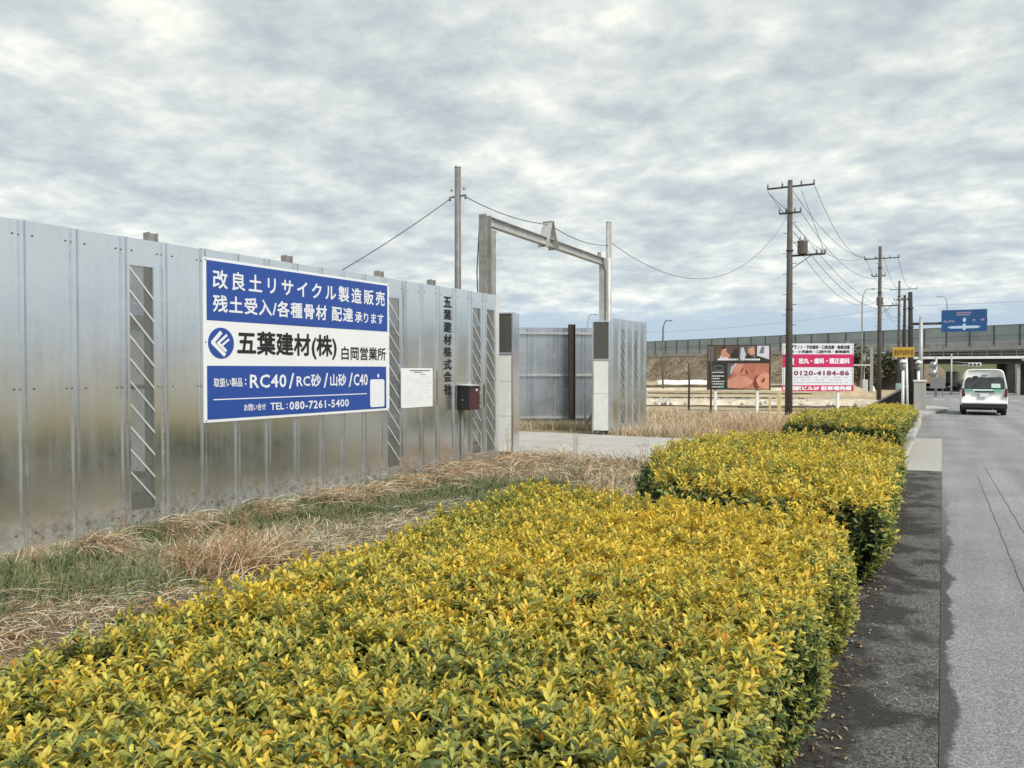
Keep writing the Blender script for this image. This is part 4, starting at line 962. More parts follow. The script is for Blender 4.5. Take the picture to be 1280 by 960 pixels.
for z in (2.3,3.1): MB().tube([(-0.25,-0.14,z),(-0.25,-0.22,z)],0.36,16).build('mirror','mirror',tm,True)
MB().box(-0.5,0.8,-0.2,0.2,0.8,1.9).build('warning_plate','railing_grey',tm,bevel=0.02); MB().tube([(0.6,0,-0.2),(0.6,0,0.9)],0.05,8).build('leg','railing_grey',tm)
for k,(x_,y_,h_) in enumerate(((-9.2,92,5.6),(-7.0,95,5.0),(-8.3,102,4.4))):
    t = thing('gate_column', ['leftmost pale post before the dark trees','right pale post before the dark trees','low pale post deep among the dark trees'][k],'post',(x_,y_,-0.9)); MB().box(-0.15,0.15,-0.15,0.15,-0.2,h_).build('shaft','pole_light',t); MB().box(-0.19,0.19,-0.19,0.19,h_,h_+0.08).build('cap','pole_light',t)
kz = thing('control_cabinet', 'white control cabinet with a flat canopy before the dark trees', 'cabinet', (-7.2,88,-0.9))
MB().box(-0.35,0.35,-0.3,0.3,0,1.5).build('body','kiosk',kz,bevel=0.02); MB().box(-1.4,0.6,-0.5,0.5,2.95,3.1).build('canopy','kiosk',kz); MB().tube([(0,0.2,1.5),(0,0.2,2.95)],0.05,6).build('canopy_post','kiosk',kz)

# white tarped rows in the far field
for k,(x_,y_,l_) in enumerate(((-43.6,129.6,8.5),(-38.0,132.8,5.0),(-33.2,128,4.0),(-10.5,100,3.5))):
    mb = MB(); prof = [(0.8*math.cos(a_),0.75*math.sin(a_)) for a_ in np.linspace(0,math.pi,8)]
    n=8; mb.v=[(i/5*l_,p,q_+(0.08*math.sin(i*2.1))) for i in range(6) for p,q_ in prof]; mb.f=[(j*n+i,j*n+i+1,(j+1)*n+i+1,(j+1)*n+i) for j in range(5) for i in range(n-1)]+[tuple(range(n))[::-1],tuple(5*n+i for i in range(n))]
    o=mb.build('tarp_row','tarp_white',None,True); o.location=(x_,y_,-0.92); o.rotation_euler=(0,0,R(27))
    tag(o,['long white tarp covered row left of the salon billboard','shorter white tarp row just behind the salon billboard','white tarp row hidden partly behind the salon billboard','small white tarp row behind the pink billboard'][k],'tarp row','tarp covered rows in the fields')
# field berms and ditches, raised earth
def berm(xa, ya, xb, yb, w_, h_, m, name, lab, cat):
    a=Vector((xa,ya)); b=Vector((xb,yb)); d_=(b-a).normalized(); n_=Vector((-d_.y,d_.x)); mb=MB(); n=40
    for i in range(n+1):
        p=a.lerp(b,i/n); base=gz(p.x,p.y); j=random.uniform(.75,1.2)
        for o_,z_ in ((-w_,-0.03),(-w_*0.45,h_*j),(w_*0.45,h_*j*0.95),(w_,-0.03)): q_=p+n_*o_*random.uniform(.85,1.1); mb.v.append((q_.x,q_.y,base+z_))
    mb.f=[(j*4+i,j*4+i+1,(j+1)*4+i+1,(j+1)*4+i) for j in range(n) for i in range(3)]
    o=mb.build(name,m,None,False,kind='structure'); return o
mat('earth_pale',(0.52,0.46,0.36),1,0,0.25,1.5,0.4,8,stain=(0.3,0.24,0.17,.8),sscale=.6); mat('earth_dark',(0.05,0.04,0.03),1,0,0.3,2)
mat('earth_tan',(0.42,0.34,0.22),1,0,0.25,1.5,0.4,8,stain=(0.25,0.2,0.13,.6),sscale=.5)
cd = Vector((0.872,0.489))
def across(zc_, x0, x1, w_, h_, m, name):
    f=Vector((-0.489,0.872))*zc_; a=f+cd*x0; b=f+cd*x1; return berm(a.x,a.y,b.x,b.y,w_,h_,m,name,None,None)
across(44,6,24.2,0.30,0.06,'earth_dark','ditch_bank'); across(42.3,12.5,19.0,0.4,0.04,'earth_dark','ditch_bank')
across(46.5,6,22.5,1.3,0.30,'earth_pale','earth_berm'); across(51,7,24,1.5,0.22,'earth_pale','earth_berm'); across(56,8,27,1.2,0.05,'earth_tan','earth_berm')
across(60,8,23,0.22,0.10,'earth_dark','ditch_bank'); across(72,10,34,2.0,0.10,'earth_tan','earth_berm'); across(79,14,31,0.22,0.12,'earth_dark','ditch_bank'); across(96,14,44,1.6,0.2,'earth_pale','earth_berm')
across(112,16,50,0.5,0.3,'earth_dark','ditch_bank')
# stone rubble lying along the berm
mb = MB()
for i in range(520):
    a_=random.uniform(8,23.4); f=Vector((-0.489,0.872))*random.choice([random.uniform(45.2,48.2),random.uniform(50,52)]); p=f+cd*a_; s=random.uniform(.06,.2); zz=gz(p.x,p.y)+random.uniform(.1,.26)
    pts=[(p.x+random.uniform(-s,s),p.y+random.uniform(-s,s),zz-s*.5) for _ in range(1)]
    k_=[Vector((random.uniform(.6,1)*s*math.cos(t_),random.uniform(.6,1)*s*math.sin(t_),0)) for t_ in (0,1.25,2.5,3.8,5.0)]
    b_=len(mb.v); mb.v+=[(p.x+q_.x,p.y+q_.y,zz-s*.5) for q_ in k_]+[(p.x,p.y,zz+s*.5)]; mb.f+=[(b_+j,b_+(j+1)%5,b_+5) for j in range(5)]
o=mb.build('rubble','concrete_pale',kind='stuff'); tag(o,'pale broken rubble scattered along the field berms','rubble')

# ------------------------------------------------------------------ vehicles
def wheel(parent, x, y, r=0.33, w_=0.2):
    t = MB(); t.v=[]; prof=[(r*0.62,-w_/2),(r*0.93,-w_/2),(r,-w_/2+0.03),(r,w_/2-0.03),(r*0.93,w_/2),(r*0.62,w_/2)]
    seg=20; vs=[]; fs=[]
    for rr,xx in prof: vs+=[(x+xx,y+rr*math.cos(2*math.pi*k/seg),r+rr*math.sin(2*math.pi*k/seg)) for k in range(seg)]
    for i in range(5):
        for k in range(seg): k2=(k+1)%seg; fs.append((i*seg+k,i*seg+k2,(i+1)*seg+k2,(i+1)*seg+k))
    t.add(vs,fs); wh=t.build('wheel','tyre',parent,True)
    MB().tube([(x-w_*0.4,y,r),(x+w_*0.4,y,r)],r*0.63,16).build('rim','rim',wh)
def loft(secs, cap=True):
    mb=MB(); n=len(secs[0]); 
    for s_ in secs: mb.v+=s_
    for j in range(len(secs)-1):
        for i in range(n): i2=(i+1)%n; mb.f.append((j*n+i,j*n+i2,(j+1)*n+i2,(j+1)*n+i))
    if cap: mb.f+=[tuple(range(n))[::-1],tuple((len(secs)-1)*n+i for i in range(n))]
    return mb
def vsec(y, hw, z0, z1, zbelt, top, ytop=None):
    """rounded van cross-section; ytop moves the upper points back or forward"""
    yt = y if ytop is None else ytop
    half=[(hw*0.93,z0),(hw,z0+0.12),(hw,zbelt),(top+ (hw-top)*0.35,z1-0.30),(top,z1-0.10),(top-0.09,z1-0.025),(top-0.28,z1)]
    def yy(z): f=(z-zbelt)/(z1-zbelt); return y+(yt-y)*max(0,f)
    return [(x,yy(z),z) for x,z in half]+[(-x,yy(z),z) for x,z in half[::-1]]
van = thing('van', 'white high roof van with a green stripe driving away on the road', 'van', (1.55,38.45,zr(38.4)))
van.rotation_euler=(math.atan2(zr(42)-zr(38),4),0,0)
secs=[vsec(0.06,0.80,0.42,1.93,1.02,0.62,0.20),vsec(0.0,0.845,0.36,1.96,1.02,0.66,0.14),vsec(0.08,0.85,0.34,1.985,1.02,0.69,0.26),vsec(0.6,0.85,0.32,1.99,1.02,0.70),vsec(3.0,0.85,0.32,1.98,1.02,0.70),vsec(3.9,0.845,0.32,1.93,1.02,0.66,3.5),vsec(4.5,0.80,0.34,1.35,1.02,0.62,4.0),vsec(4.68,0.74,0.38,1.0,0.85,0.60)]
loft(secs).build('body','van_white',van,True)
def rear_pt(x,z,off=0.012):   # point on the sloping rear face
    y = -0.0 if z<1.02 else (z-1.02)/(1.96-1.02)*0.14
    return (x, y-off, z)
mb=MB(); ws=[(-0.70,1.16),(0.70,1.16),(0.665,1.52),(0.60,1.60),(-0.60,1.60),(-0.665,1.52)]; mb.prism([rear_pt(x,z,0.014) for x,z in ws],(0,0.03,0)).build('rear_window','glass_dark',van)
mb=MB(); wf=[(-0.725,1.14),(0.725,1.14),(0.69,1.53),(0.62,1.625),(-0.62,1.625),(-0.69,1.53)]; mb.prism([rear_pt(x,z,0.006) for x,z in wf],(0,0.02,0)).build('window_seal','trim_black',van)
MB().prism([rear_pt(x,z,0.017) for x,z in ((0.25,1.18),(0.58,1.18),(0.57,1.36),(0.25,1.36))],(0,0.004,0)).build('window_notice','sticker',van)
MB().prism([rear_pt(x,z,0.010) for x,z in ((-0.72,1.05),(0.72,1.05),(0.72,1.12),(-0.72,1.12))],(0,0.004,0)).build('stripe','van_green',van)
MB().prism([rear_pt(x,z,0.012) for x,z in ((-0.42,1.06),(0.3,1.06),(0.3,1.11),(-0.42,1.11))],(0,0.003,0)).build('stripe_print','sign_white',van)
MB().box(-0.34,0.34,-0.03,0.01,0.985,1.035).build('plate_garnish','trim_black',van)
MB().box(-0.17,0.17,-0.022,0.0,0.78,0.94).build('number_plate','sign_white',van,bevel=0.005)
for s in (-1,1):
    mb=MB(); mb.prism([(s*0.70,-0.015,0.80),(s*0.83,0.0,0.80),(s*0.845,0.02,1.13),(s*0.78,0.005,1.16),(s*0.74,-0.012,1.05)][::s],(0,0.05,0)).build('tail_light','tail_red',van)
    mb=MB(); mb.prism([(s*0.855,0.45,1.08),(s*0.855,4.0,1.08),(s*0.80,3.6,1.55),(s*0.80,0.55,1.55)],(-s*0.02,0,0)).build('side_window','glass_dark',van)
    MB().prism([(s*0.858,0.3,0.95),(s*0.858,3.4,0.95),(s*0.858,3.4,1.03),(s*0.858,0.3,1.03)],(s*0.003,0,0)).build('side_stripe','van_green',van)
    m_=MB().box(s*0.90-0.07,s*0.90+0.09,3.75,3.82,1.05,1.32).build('side_mirror','trim_black',van,bevel=0.02)
    for yy in (0.85,3.55): wheel(van,s*0.74,yy)
MB().box(-0.83,0.83,-0.06,0.18,0.30,0.50).build('rear_bumper','trim_black',van,bevel=0.03)
MB().box(-0.84,0.84,-0.045,0.15,0.502,0.60).build('bumper_top','van_white',van,bevel=0.02)
MB().box(-0.11,0.11,0.10,0.13,1.70,1.73).build('brake_lamp','trim_black',van)
MB().bar((-0.45,-0.02,1.16),(-0.28,0.03,1.40),0.02,0.02).build('wiper','trim_black',van); mb=MB(); mb.tube([(-0.33,0.08,1.66),(-0.33,-0.03,1.68)],0.02,6); mb.box(-0.43,-0.25,-0.06,-0.02,1.58,1.68); mb.build('rear_mirror','trim_black',van)
MB().box(-0.8,0.8,0.3,4.4,0.22,0.318).build('underbody','trim_black',van)
mb=MB(); mb.tube([(0.3,0.05,0.27),(0.3,-0.06,0.26)],0.03,8); mb.build('exhaust','rim',van)
cr = thing('car', 'small black car far off under the bridge', 'car', (1.75,118,zr(118)))
loft([vsec(0,0.78,0.3,1.5,0.85,0.55,0.25),vsec(0.15,0.83,0.28,1.62,0.85,0.6,0.5),vsec(2.2,0.84,0.28,1.62,0.85,0.6),vsec(3.0,0.84,0.28,1.05,0.85,0.62),vsec(3.8,0.76,0.3,0.95,0.8,0.6)]).build('body','car_black',cr,True)
MB().box(-0.6,0.6,-0.02,0.2,0.95,1.3).build('rear_window','glass_dark',cr)
for s in (-1,1):
    MB().box(s*0.7-0.09,s*0.7+0.09,-0.02,0.1,0.8,1.0).build('tail_light','tail_red',cr)
    for yy in (0.7,3.1): wheel(cr,s*0.72,yy,0.3,0.18)
MB().box(-0.8,0.8,-0.05,0.15,0.3,0.45).build('bumper','trim_black',cr,bevel=0.02)
tk = thing('truck', 'white box truck beyond the underpass', 'truck', (1.6,163,zr(163)))
MB().box(-1.15,1.15,0,5.2,0.9,3.1).build('cargo_box','tarp_white',tk,bevel=0.03); MB().box(-1.05,1.05,5.25,6.9,0.6,2.5).build('cab','tarp_white',tk,bevel=0.1)
MB().box(-1.0,1.0,0.1,6.5,0.55,0.88).build('chassis','trim_black',tk)
for s in (-1,1):
    MB().box(s*0.95-0.12,s*0.95+0.12,-0.03,0.02,0.72,0.86).build('tail_light','tail_red',tk)
    for yy in (1.2,5.9): wheel(tk,s*0.9,yy,0.42,0.25)
MB().box(-1.0,1.0,-0.08,0.05,0.48,0.6).build('bumper','rim',tk)

# ------------------------------------------------------------------ foliage generators
LEAF_V = np.array([[0,0,0],[0.42,-0.5,0.10],[0.45,0,0.0],[0.42,0.5,0.10],[1,0,-0.10]])   # along, across, up (unit length / width)
LEAF_F = np.array([[0,1,2],[0,2,3],[1,4,2],[2,4,3]])
LV7 = np.array([[0,0,0],[0.38,-0.42,0.09],[0.74,-0.46,0.05],[1,0,-0.12],[0.74,0.46,0.05],[0.38,0.42,0.09],[0.56,0,-0.01]])
LF7 = np.array([[0,1,6],[1,2,6],[2,3,6],[3,4,6],[4,5,6],[5,0,6]])
def leaf_cloud(pos, dirs, up, length, width, LEAF_V=LEAF_V, LEAF_F=LEAF_F):
    """arrays of leaves -> verts, faces, and frames"""
    a = nrm(dirs); s_ = nrm(np.cross(a, up)); n_ = np.cross(s_, a)
    V = (pos[:,None,:] + a[:,None,:]*(LEAF_V[None,:,0:1]*length[:,None,None]) + s_[:,None,:]*(LEAF_V[None,:,1:2]*width[:,None,None])
         + n_[:,None,:]*(LEAF_V[None,:,2:3]*length[:,None,None]))
    F = (LEAF_F[None] + len(LEAF_V)*np.arange(len(pos))[:,None,None])
    return V.reshape(-1,3), F.reshape(-1,3), a, s_, n_
def inside(poly, p):
    c_ = np.zeros(len(p), bool); n = len(poly)
    for i in range(n):
        x1,y1 = poly[i]; x2,y2 = poly[(i+1)%n]
        k = ((y1 > p[:,1]) != (y2 > p[:,1])) & (p[:,0] < (x2-x1)*(p[:,1]-y1)/((y2-y1) or 1e-9)+x1); c_ ^= k
    return c_
def edge_dist(poly, p):
    dd = np.full(len(p), 1e9); nn = np.zeros((len(p),2)); n=len(poly)
    for i in range(n):
        a = np.array(poly[i]); b = np.array(poly[(i+1)%n]); ab=b-a; t_=np.clip(((p-a)@ab)/(ab@ab),0,1); q_=a+t_[:,None]*ab; d_=np.linalg.norm(p-q_,axis=1)
        m_=d_<dd; dd[m_]=d_[m_]; out_=np.array([ab[1],-ab[0]]); out_=out_/np.linalg.norm(out_); nn[m_]=out_
    return dd, nn
PAL = np.array([[0.74,0.54,0.07],[0.62,0.50,0.08],[0.46,0.43,0.09],[0.28,0.315,0.085],[0.11,0.16,0.055],[0.035,0.058,0.028]])
def hedge(label, poly, base, h, dens, lscale, warm, near=False, seed=1, nwh=8, sidedens=0.75, rr=0.11):
    r = np.random.default_rng(seed)
    t = thing('hedge', label, 'hedge', (0,0,0), 0, 'clipped hedge blocks along the kerb')
    P = np.array(poly); lo, hi = P.min(0), P.max(0); A = (hi-lo).prod(); n = int(A*dens)
    p = lo + r.random((n,2))*(hi-lo); p = p[inside(poly,p)]
    dd, nn = edge_dist(poly, p)
    q_ = np.clip(1-dd/rr,0,1)
    lump = vnoise(p, 2.2, seed)*0.022 + vnoise(p, 8, seed+5)*0.022
    z = h - rr*(1-np.sqrt(1-q_**2)) + lump
    npos = np.c_[p, z]; nor = nrm(np.c_[nn*q_[:,None]*0.9, np.ones(len(p))*(1.02-q_*0.6)])
    hole = vnoise(p, 5.0, seed+9)
    keep = ~((hole > (1.1 if near else 0.74)) & (r.random(len(p)) < 0.7)); npos, nor = npos[keep], nor[keep]
    # sides
    per = []; n=len(poly)
    for i in range(n):
        a=np.array(poly[i]); b=np.array(poly[(i+1)%n]); l_=np.linalg.norm(b-a); k=int(l_*(h-rr*0.6)*dens*sidedens)
        tt=r.random(k); zz=r.random(k)*(h-rr*0.55)+0.02; out_=np.array([b[1]-a[1],a[0]-b[0]])/l_
        pp=a+tt[:,None]*(b-a); bul=0.03*np.sin(zz*5)+vnoise(np.c_[pp,zz],4,seed+i)*0.06 - 0.10*np.clip(1-zz/0.25,0,1)
        bul -= np.clip((zz-(h-rr*1.1))/(rr),0,1)**2*0.10
        pp=pp+out_*bul[:,None]; per.append((np.c_[pp,zz], np.tile(np.r_[out_,0.35],(k,1))))
    sp = np.concatenate([a for a,_ in per]); sn = nrm(np.concatenate([b for _,b in per]))
    S = np.concatenate([npos, sp]); SN = np.concatenate([nor, sn]); side = np.r_[np.zeros(len(npos)), np.ones(len(sp))]
    S[:,2] += base(S[:,0], S[:,1]) if callable(base) else base
    # direction of each shoot
    ax = nrm(SN + np.c_[np.zeros((len(S),2)), np.ones(len(S))*0.5] + r.normal(0,0.28,(len(S),3)))
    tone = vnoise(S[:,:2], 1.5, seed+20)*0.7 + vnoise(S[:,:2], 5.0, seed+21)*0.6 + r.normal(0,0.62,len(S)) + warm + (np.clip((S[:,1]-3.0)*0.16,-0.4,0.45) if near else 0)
    jut = r.random(len(S))**4*0.11*lscale*(1-side*0.5)
    front_shade = side*np.clip(-SN[:,1]*1.2,0,1.2)  # near end faces: deep shade of the gaps painted into the leaf colour
    Lp, Ld, Lu, Ll, Lw, Lc = [], [], [], [], [], []
    ref = nrm(np.cross(ax, nrm(r.normal(size=ax.shape)))); bi = np.cross(ax, ref)
    deep = -0.02
    for k in range(nwh):
        ang = k*2.4 + r.random(len(S))*0.5; tier = k/nwh   # lower leaves first
        tilt = 1.35 - tier*0.95 + r.normal(0,0.16,len(S))
        rad = ref*np.cos(ang)[:,None] + bi*np.sin(ang)[:,None]
        dr = ax*np.cos(tilt)[:,None] + rad*np.sin(tilt)[:,None]
        off = (jut + (-0.045 + 0.05*tier)*lscale)
        Lp.append(S + ax*off[:,None]); Ld.append(dr); Lu.append(ax)
        ln_ = lscale*(0.046 - 0.014*tier)*(0.62+0.72*r.random(len(S))); Ll.append(ln_); Lw.append(ln_*(0.35+0.10*r.random(len(S))))
        v = 2.35 - tone*1.0 - tier*1.3 + side*(1.75 + (0.0 if near else 0.35)) + front_shade + r.normal(0,0.45,len(S)) + (1.1 if k < nwh*0.35 else 0)  # sides darker: older green leaves, plus shade put into the colour
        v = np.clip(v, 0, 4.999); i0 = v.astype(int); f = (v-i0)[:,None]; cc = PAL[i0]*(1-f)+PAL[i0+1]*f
        red = (r.random(len(S)) < 0.015)&(side<0.5); cc[red] = [0.62,0.28,0.03]
        Lc.append(cc*(0.82+0.36*r.random(len(S)))[:,None])
    Lp,Ld,Lu = map(np.concatenate,(Lp,Ld,Lu)); Ll,Lw,Lc = np.concatenate(Ll),np.concatenate(Lw),np.concatenate(Lc)
    if near:   # the 300 leaves nearest in view become leaves of their own
        c_,s_ = math.cos(R(29.3)), math.sin(R(29.3)); zc2 = -Lp[:,0]*s_+Lp[:,1]*c_; xc2 = Lp[:,0]*c_+Lp[:,1]*s_
        u = 640+960*xc2/np.maximum(zc2,.1); vv = 462+960*(1.64-Lp[:,2])/np.maximum(zc2,.1)
        ok = np.where((zc2>0.5)&(u>20)&(u<1000)&(vv>760)&(vv<948)&(Lp[:,2]>h-0.05+0.02)&(Ll>0.03))[0]
        pick = ok[np.argsort(zc2[ok])[:300]] if len(ok) else ok
    else: pick = np.array([],int)
    mask = np.ones(len(Lp),bool); mask[pick]=False
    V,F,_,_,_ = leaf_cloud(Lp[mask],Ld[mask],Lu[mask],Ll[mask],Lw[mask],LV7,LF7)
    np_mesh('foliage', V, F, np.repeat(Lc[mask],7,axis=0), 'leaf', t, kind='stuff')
    if len(pick):
        kinds=[]
        for i in range(6):
            me=bpy.data.meshes.new('leaf'); me.from_pydata([tuple(a) for a in LV7],[],[tuple(int(j) for j in a) for a in LF7])
            ca=me.color_attributes.new('col','FLOAT_COLOR','POINT')
            for j in range(7): ca.data[j].color=(*PAL[min(i,5)],1)
            me.materials.append(M['leaf']); kinds.append(me)
        _,_,a,s_,n_ = leaf_cloud(Lp[pick],Ld[pick],Lu[pick],Ll[pick],Lw[pick])
        for j,i in enumerate(pick):
            o=bpy.data.objects.new('leaf',kinds[int(np.argmin(((PAL-Lc[i])**2).sum(1)))]); COL.objects.link(o); o.parent=t
            o.matrix_local=Matrix(((a[j,0]*Ll[i],s_[j,0]*Lw[i],n_[j,0]*Ll[i],Lp[i,0]),(a[j,1]*Ll[i],s_[j,1]*Lw[i],n_[j,1]*Ll[i],Lp[i,1]),(a[j,2]*Ll[i],s_[j,2]*Lw[i],n_[j,2]*Ll[i],Lp[i,2]),(0,0,0,1)))
    # solid core for inner twigs and leaves, shade of the gaps put into its colour
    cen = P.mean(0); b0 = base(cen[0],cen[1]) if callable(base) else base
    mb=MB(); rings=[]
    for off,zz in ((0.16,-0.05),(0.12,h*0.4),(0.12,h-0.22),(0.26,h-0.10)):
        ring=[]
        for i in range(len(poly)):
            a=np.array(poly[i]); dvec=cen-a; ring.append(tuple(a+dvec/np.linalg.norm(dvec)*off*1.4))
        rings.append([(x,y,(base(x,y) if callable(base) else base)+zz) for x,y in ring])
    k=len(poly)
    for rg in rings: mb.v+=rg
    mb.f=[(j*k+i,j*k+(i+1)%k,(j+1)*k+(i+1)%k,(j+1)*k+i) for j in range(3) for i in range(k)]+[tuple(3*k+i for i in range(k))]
    mb.build('shade_core','core',t)
    mb=MB()
    for i in range(160 if near else 60):
        j=r.integers(len(S)); p_=S[j]; q2=p_-ax[j]*0.20+r.normal(0,0.03,3); mb.tube([q2,p_-ax[j]*0.05],0.004,4,0.002,False)
    mb.build('twigs','twig',t,kind='stuff')
    return t
hedge('nearest large hedge block with yellow green leaves filling the foreground', [(-0.54,-1.2),(-0.53,5.25),(-0.75,5.45),(-3.10,5.75),(-3.02,4.4),(-2.86,3.0),(-2.80,1.5),(-2.75,-1.2)], 0.0, 0.618, 1330, 0.94, 0.42, True, 3, 9)
hedge('second hedge block with yellow top, behind the nearest one', [(-0.42,6.45),(-0.46,11.2),(-1.2,12.2),(-2.4,12.4),(-3.2,10.6),(-2.9,8.3),(-2.25,6.95)], 0.0, 0.595, 560, 1.4, 0.6, False, 5, 7)
hedge('third hedge block, darker green, past the driveway', [(-0.80,16.2),(-0.85,24.0),(-2.5,24.1),(-3.1,20.5),(-2.8,16.6)], lambda x,y: np.interp(y,[13,18,25,37],[0,-0.03,-0.2,-0.4]), 0.55, 330, 1.8, -0.3, False, 8, 7)
hedge('farthest low hedge block beside the kerb before the canal', [(-0.85,25),(-0.9,33),(-1.6,36),(-2.5,35),(-2.5,26.0),(-2.2,25)], lambda x,y: np.interp(y,[13,18,25,37],[0,-0.03,-0.2,-0.4]), 0.42, 230, 2.0, 0.3, False, 9, 6)

# ------------------------------------------------------------------ grasses and dead weeds
def gzv(P): return np.array([gz(a,b) for a,b in P])
def blades(P, h, w_, lean, cols, r, seg=3, curl=0.6, z0=None):
    n=len(P); az=r.random(n)*2*math.pi; d_=np.c_[np.cos(az),np.sin(az)]; side=np.c_[-np.sin(az),np.cos(az)]
    base = np.c_[P, gzv(P) if z0 is None else z0]; V=np.zeros((n,(seg+1)*2-1,3)); idx=0
    for k in range(seg+1):
        f=k/seg; hor=(lean*f + curl*lean*f*f)*h; up=h*f*np.sqrt(np.clip(1-(lean*0.8)**2,0.02,1)) - 0.35*curl*h*f*f*np.clip(lean,0,1)
        c_=base.copy(); c_[:,:2]+=d_*hor[:,None]; c_[:,2]+=up; ww=w_*(1-f*0.85)
        if k<seg:
            V[:,idx]=c_; V[:,idx,:2]-=side*ww[:,None]/2; V[:,idx+1]=c_; V[:,idx+1,:2]+=side*ww[:,None]/2; idx+=2
        else: V[:,idx]=c_
    F=[]
    for k in range(seg-1): F+=[[2*k,2*k+1,2*k+3],[2*k,2*k+3,2*k+2]]
    F+=[[2*seg-2,2*seg-1,2*seg]]; F=np.array(F); m_=V.shape[1]
    F=(F[None]+m_*np.arange(n)[:,None,None]).reshape(-1,3)
    return V.reshape(-1,3), F, np.repeat(cols,m_,axis=0)
def straws(C, r, L_, w_, cols, hgt, droop=0.3, seg=5):
    """long dead stems lying and arching in all directions; C (n,3) start points"""
    n=len(C); az=r.random(n)*2*math.pi; el=hgt; d_=np.c_[np.cos(az)*np.cos(el),np.sin(az)*np.cos(el),np.sin(el)]
    side=np.c_[-np.sin(az),np.cos(az),np.zeros(n)]; bend=r.normal(0,0.35,n); V=np.zeros((n,(seg+1)*2,3))
    for k in range(seg+1):
        f=k/seg; c_=C+d_*(L_*f)[:,None]+side*(bend*L_*f*f)[:,None]; c_[:,2]-=droop*L_*f*f
        ground_=gzv(c_[:,:2])+0.006; c_[:,2]=np.maximum(c_[:,2],ground_+0.01*(k%2)); ww=(w_*(1-0.5*f))[:,None]
        off=np.c_[side[:,:2]*ww/2, np.zeros(n)+ww[:,0]*0.3]; V[:,2*k]=c_-off; V[:,2*k+1]=c_+off
    F=[]
    for k in range(seg): F+=[[2*k,2*k+1,2*k+3],[2*k,2*k+3,2*k+2]]
    F=np.array(F); m_=V.shape[1]; F=(F[None]+m_*np.arange(n)[:,None,None]).reshape(-1,3)
    return V.reshape(-1,3),F,np.repeat(cols,m_,axis=0)
def palette(r, n, cols, var=0.25):
    c_=np.array(cols); i=r.integers(len(c_),size=n); return c_[i]*(1-var+2*var*r.random(n))[:,None]
G_GREEN=[(0.10,0.135,0.055),(0.14,0.17,0.075),(0.21,0.22,0.11),(0.08,0.11,0.045)]
G_DRY=[(0.52,0.42,0.25),(0.62,0.53,0.36),(0.42,0.32,0.19),(0.30,0.24,0.14),(0.66,0.58,0.44)]
G_RUST=[(0.46,0.28,0.15),(0.38,0.21,0.11),(0.56,0.38,0.23),(0.28,0.16,0.09)]
G_PALE=[(0.62,0.57,0.46),(0.52,0.48,0.39),(0.42,0.39,0.31),(0.30,0.27,0.21)]
G_BROWN=[(0.15,0.10,0.06),(0.22,0.15,0.09),(0.10,0.07,0.045)]
def area(r, n, x0,x1,y0,y1): return np.c_[x0+r.random(n)*(x1-x0), y0+r.random(n)*(y1-y0)]
r = np.random.default_rng(21)
# short turf over the whole verge, density varying
P = area(r, 80000, -7.22,-2.95,0.5,13.0); nz=vnoise(P,1.6,31); nz2=vnoise(P,4.0,32)
green_spots=[(-5.9,3.5,1.0),(-4.6,3.2,.8),(-6.2,2.9,0.7),(-6.6,6.2,0.8),(-5.5,7.6,1.1),(-6.0,9.2,0.9),(-5.2,8.8,1.0),(-4.9,4.9,.6),(-6.9,5.0,.6)]
gm=np.zeros(len(P))
for x_,y_,s_ in green_spots: gm+=np.exp(-(((P[:,0]-x_)**2+(P[:,1]-y_)**2)/s_**2))
gf=np.clip(gm*1.1+nz*0.35+nz2*0.3-0.15,0,1)
P=P[(gf+0.35)>r.random(len(P))*1.0]; gf=np.clip(0,1,0)+np.zeros(len(P)); gm=np.zeros(len(P))
for x_,y_,s_ in green_spots: gm+=np.exp(-(((P[:,0]-x_)**2+(P[:,1]-y_)**2)/s_**2))
gf=np.clip(gm*1.1+vnoise(P,1.6,31)*0.35+vnoise(P,4.5,32)*0.5+0.02,0,1); isg=r.random(len(P))<gf
cols=np.where(isg[:,None],palette(r,len(P),G_GREEN),palette(r,len(P),G_DRY+G_PALE+G_BROWN))
V,F,Cc=blades(P,0.04+0.09*r.random(len(P))*np.where(isg,1.35,0.9),0.007+0.004*r.random(len(P)),0.3+0.7*r.random(len(P)),cols,r,3)
o=np_mesh('verge_grass',V,F,Cc,'straw',None,kind='stuff'); tag(o,'short green and dead grass on the verge below the steel fence','grass')
# lying straw litter
def scatter_straw(name, lab, n, box, pal, L0, L1, w0, el, dens_noise=None, droop=.3, clump=None, zmax=0.03, seed=5):
    r=np.random.default_rng(seed)
    if clump is None: P=area(r,n,*box)
    else:
        c_=np.array(clump); i=r.integers(len(c_),size=n); P=c_[i,:2]+r.normal(0,1,(n,2))*c_[i,2:3]
    C=np.c_[P,gzv(P)+r.random(n)*zmax]; V,F,Cc=straws(C,r,L0+(L1-L0)*r.random(n),w0*(0.7+0.6*r.random(n)),palette(r,n,pal),el[0]+(el[1]-el[0])*r.random(n),droop)
    o=np_mesh(name,V,F,Cc,'straw',None,kind='stuff'); tag(o,lab,'dead weeds'); return o
scatter_straw('straw_litter','pale dead straw lying over the verge beside the hedge',3200,(-7.1,-3.1,0.8,12.8),G_DRY+G_PALE+G_BROWN+G_BROWN,0.06,0.22,0.0045,(0.0,0.3),seed=6)
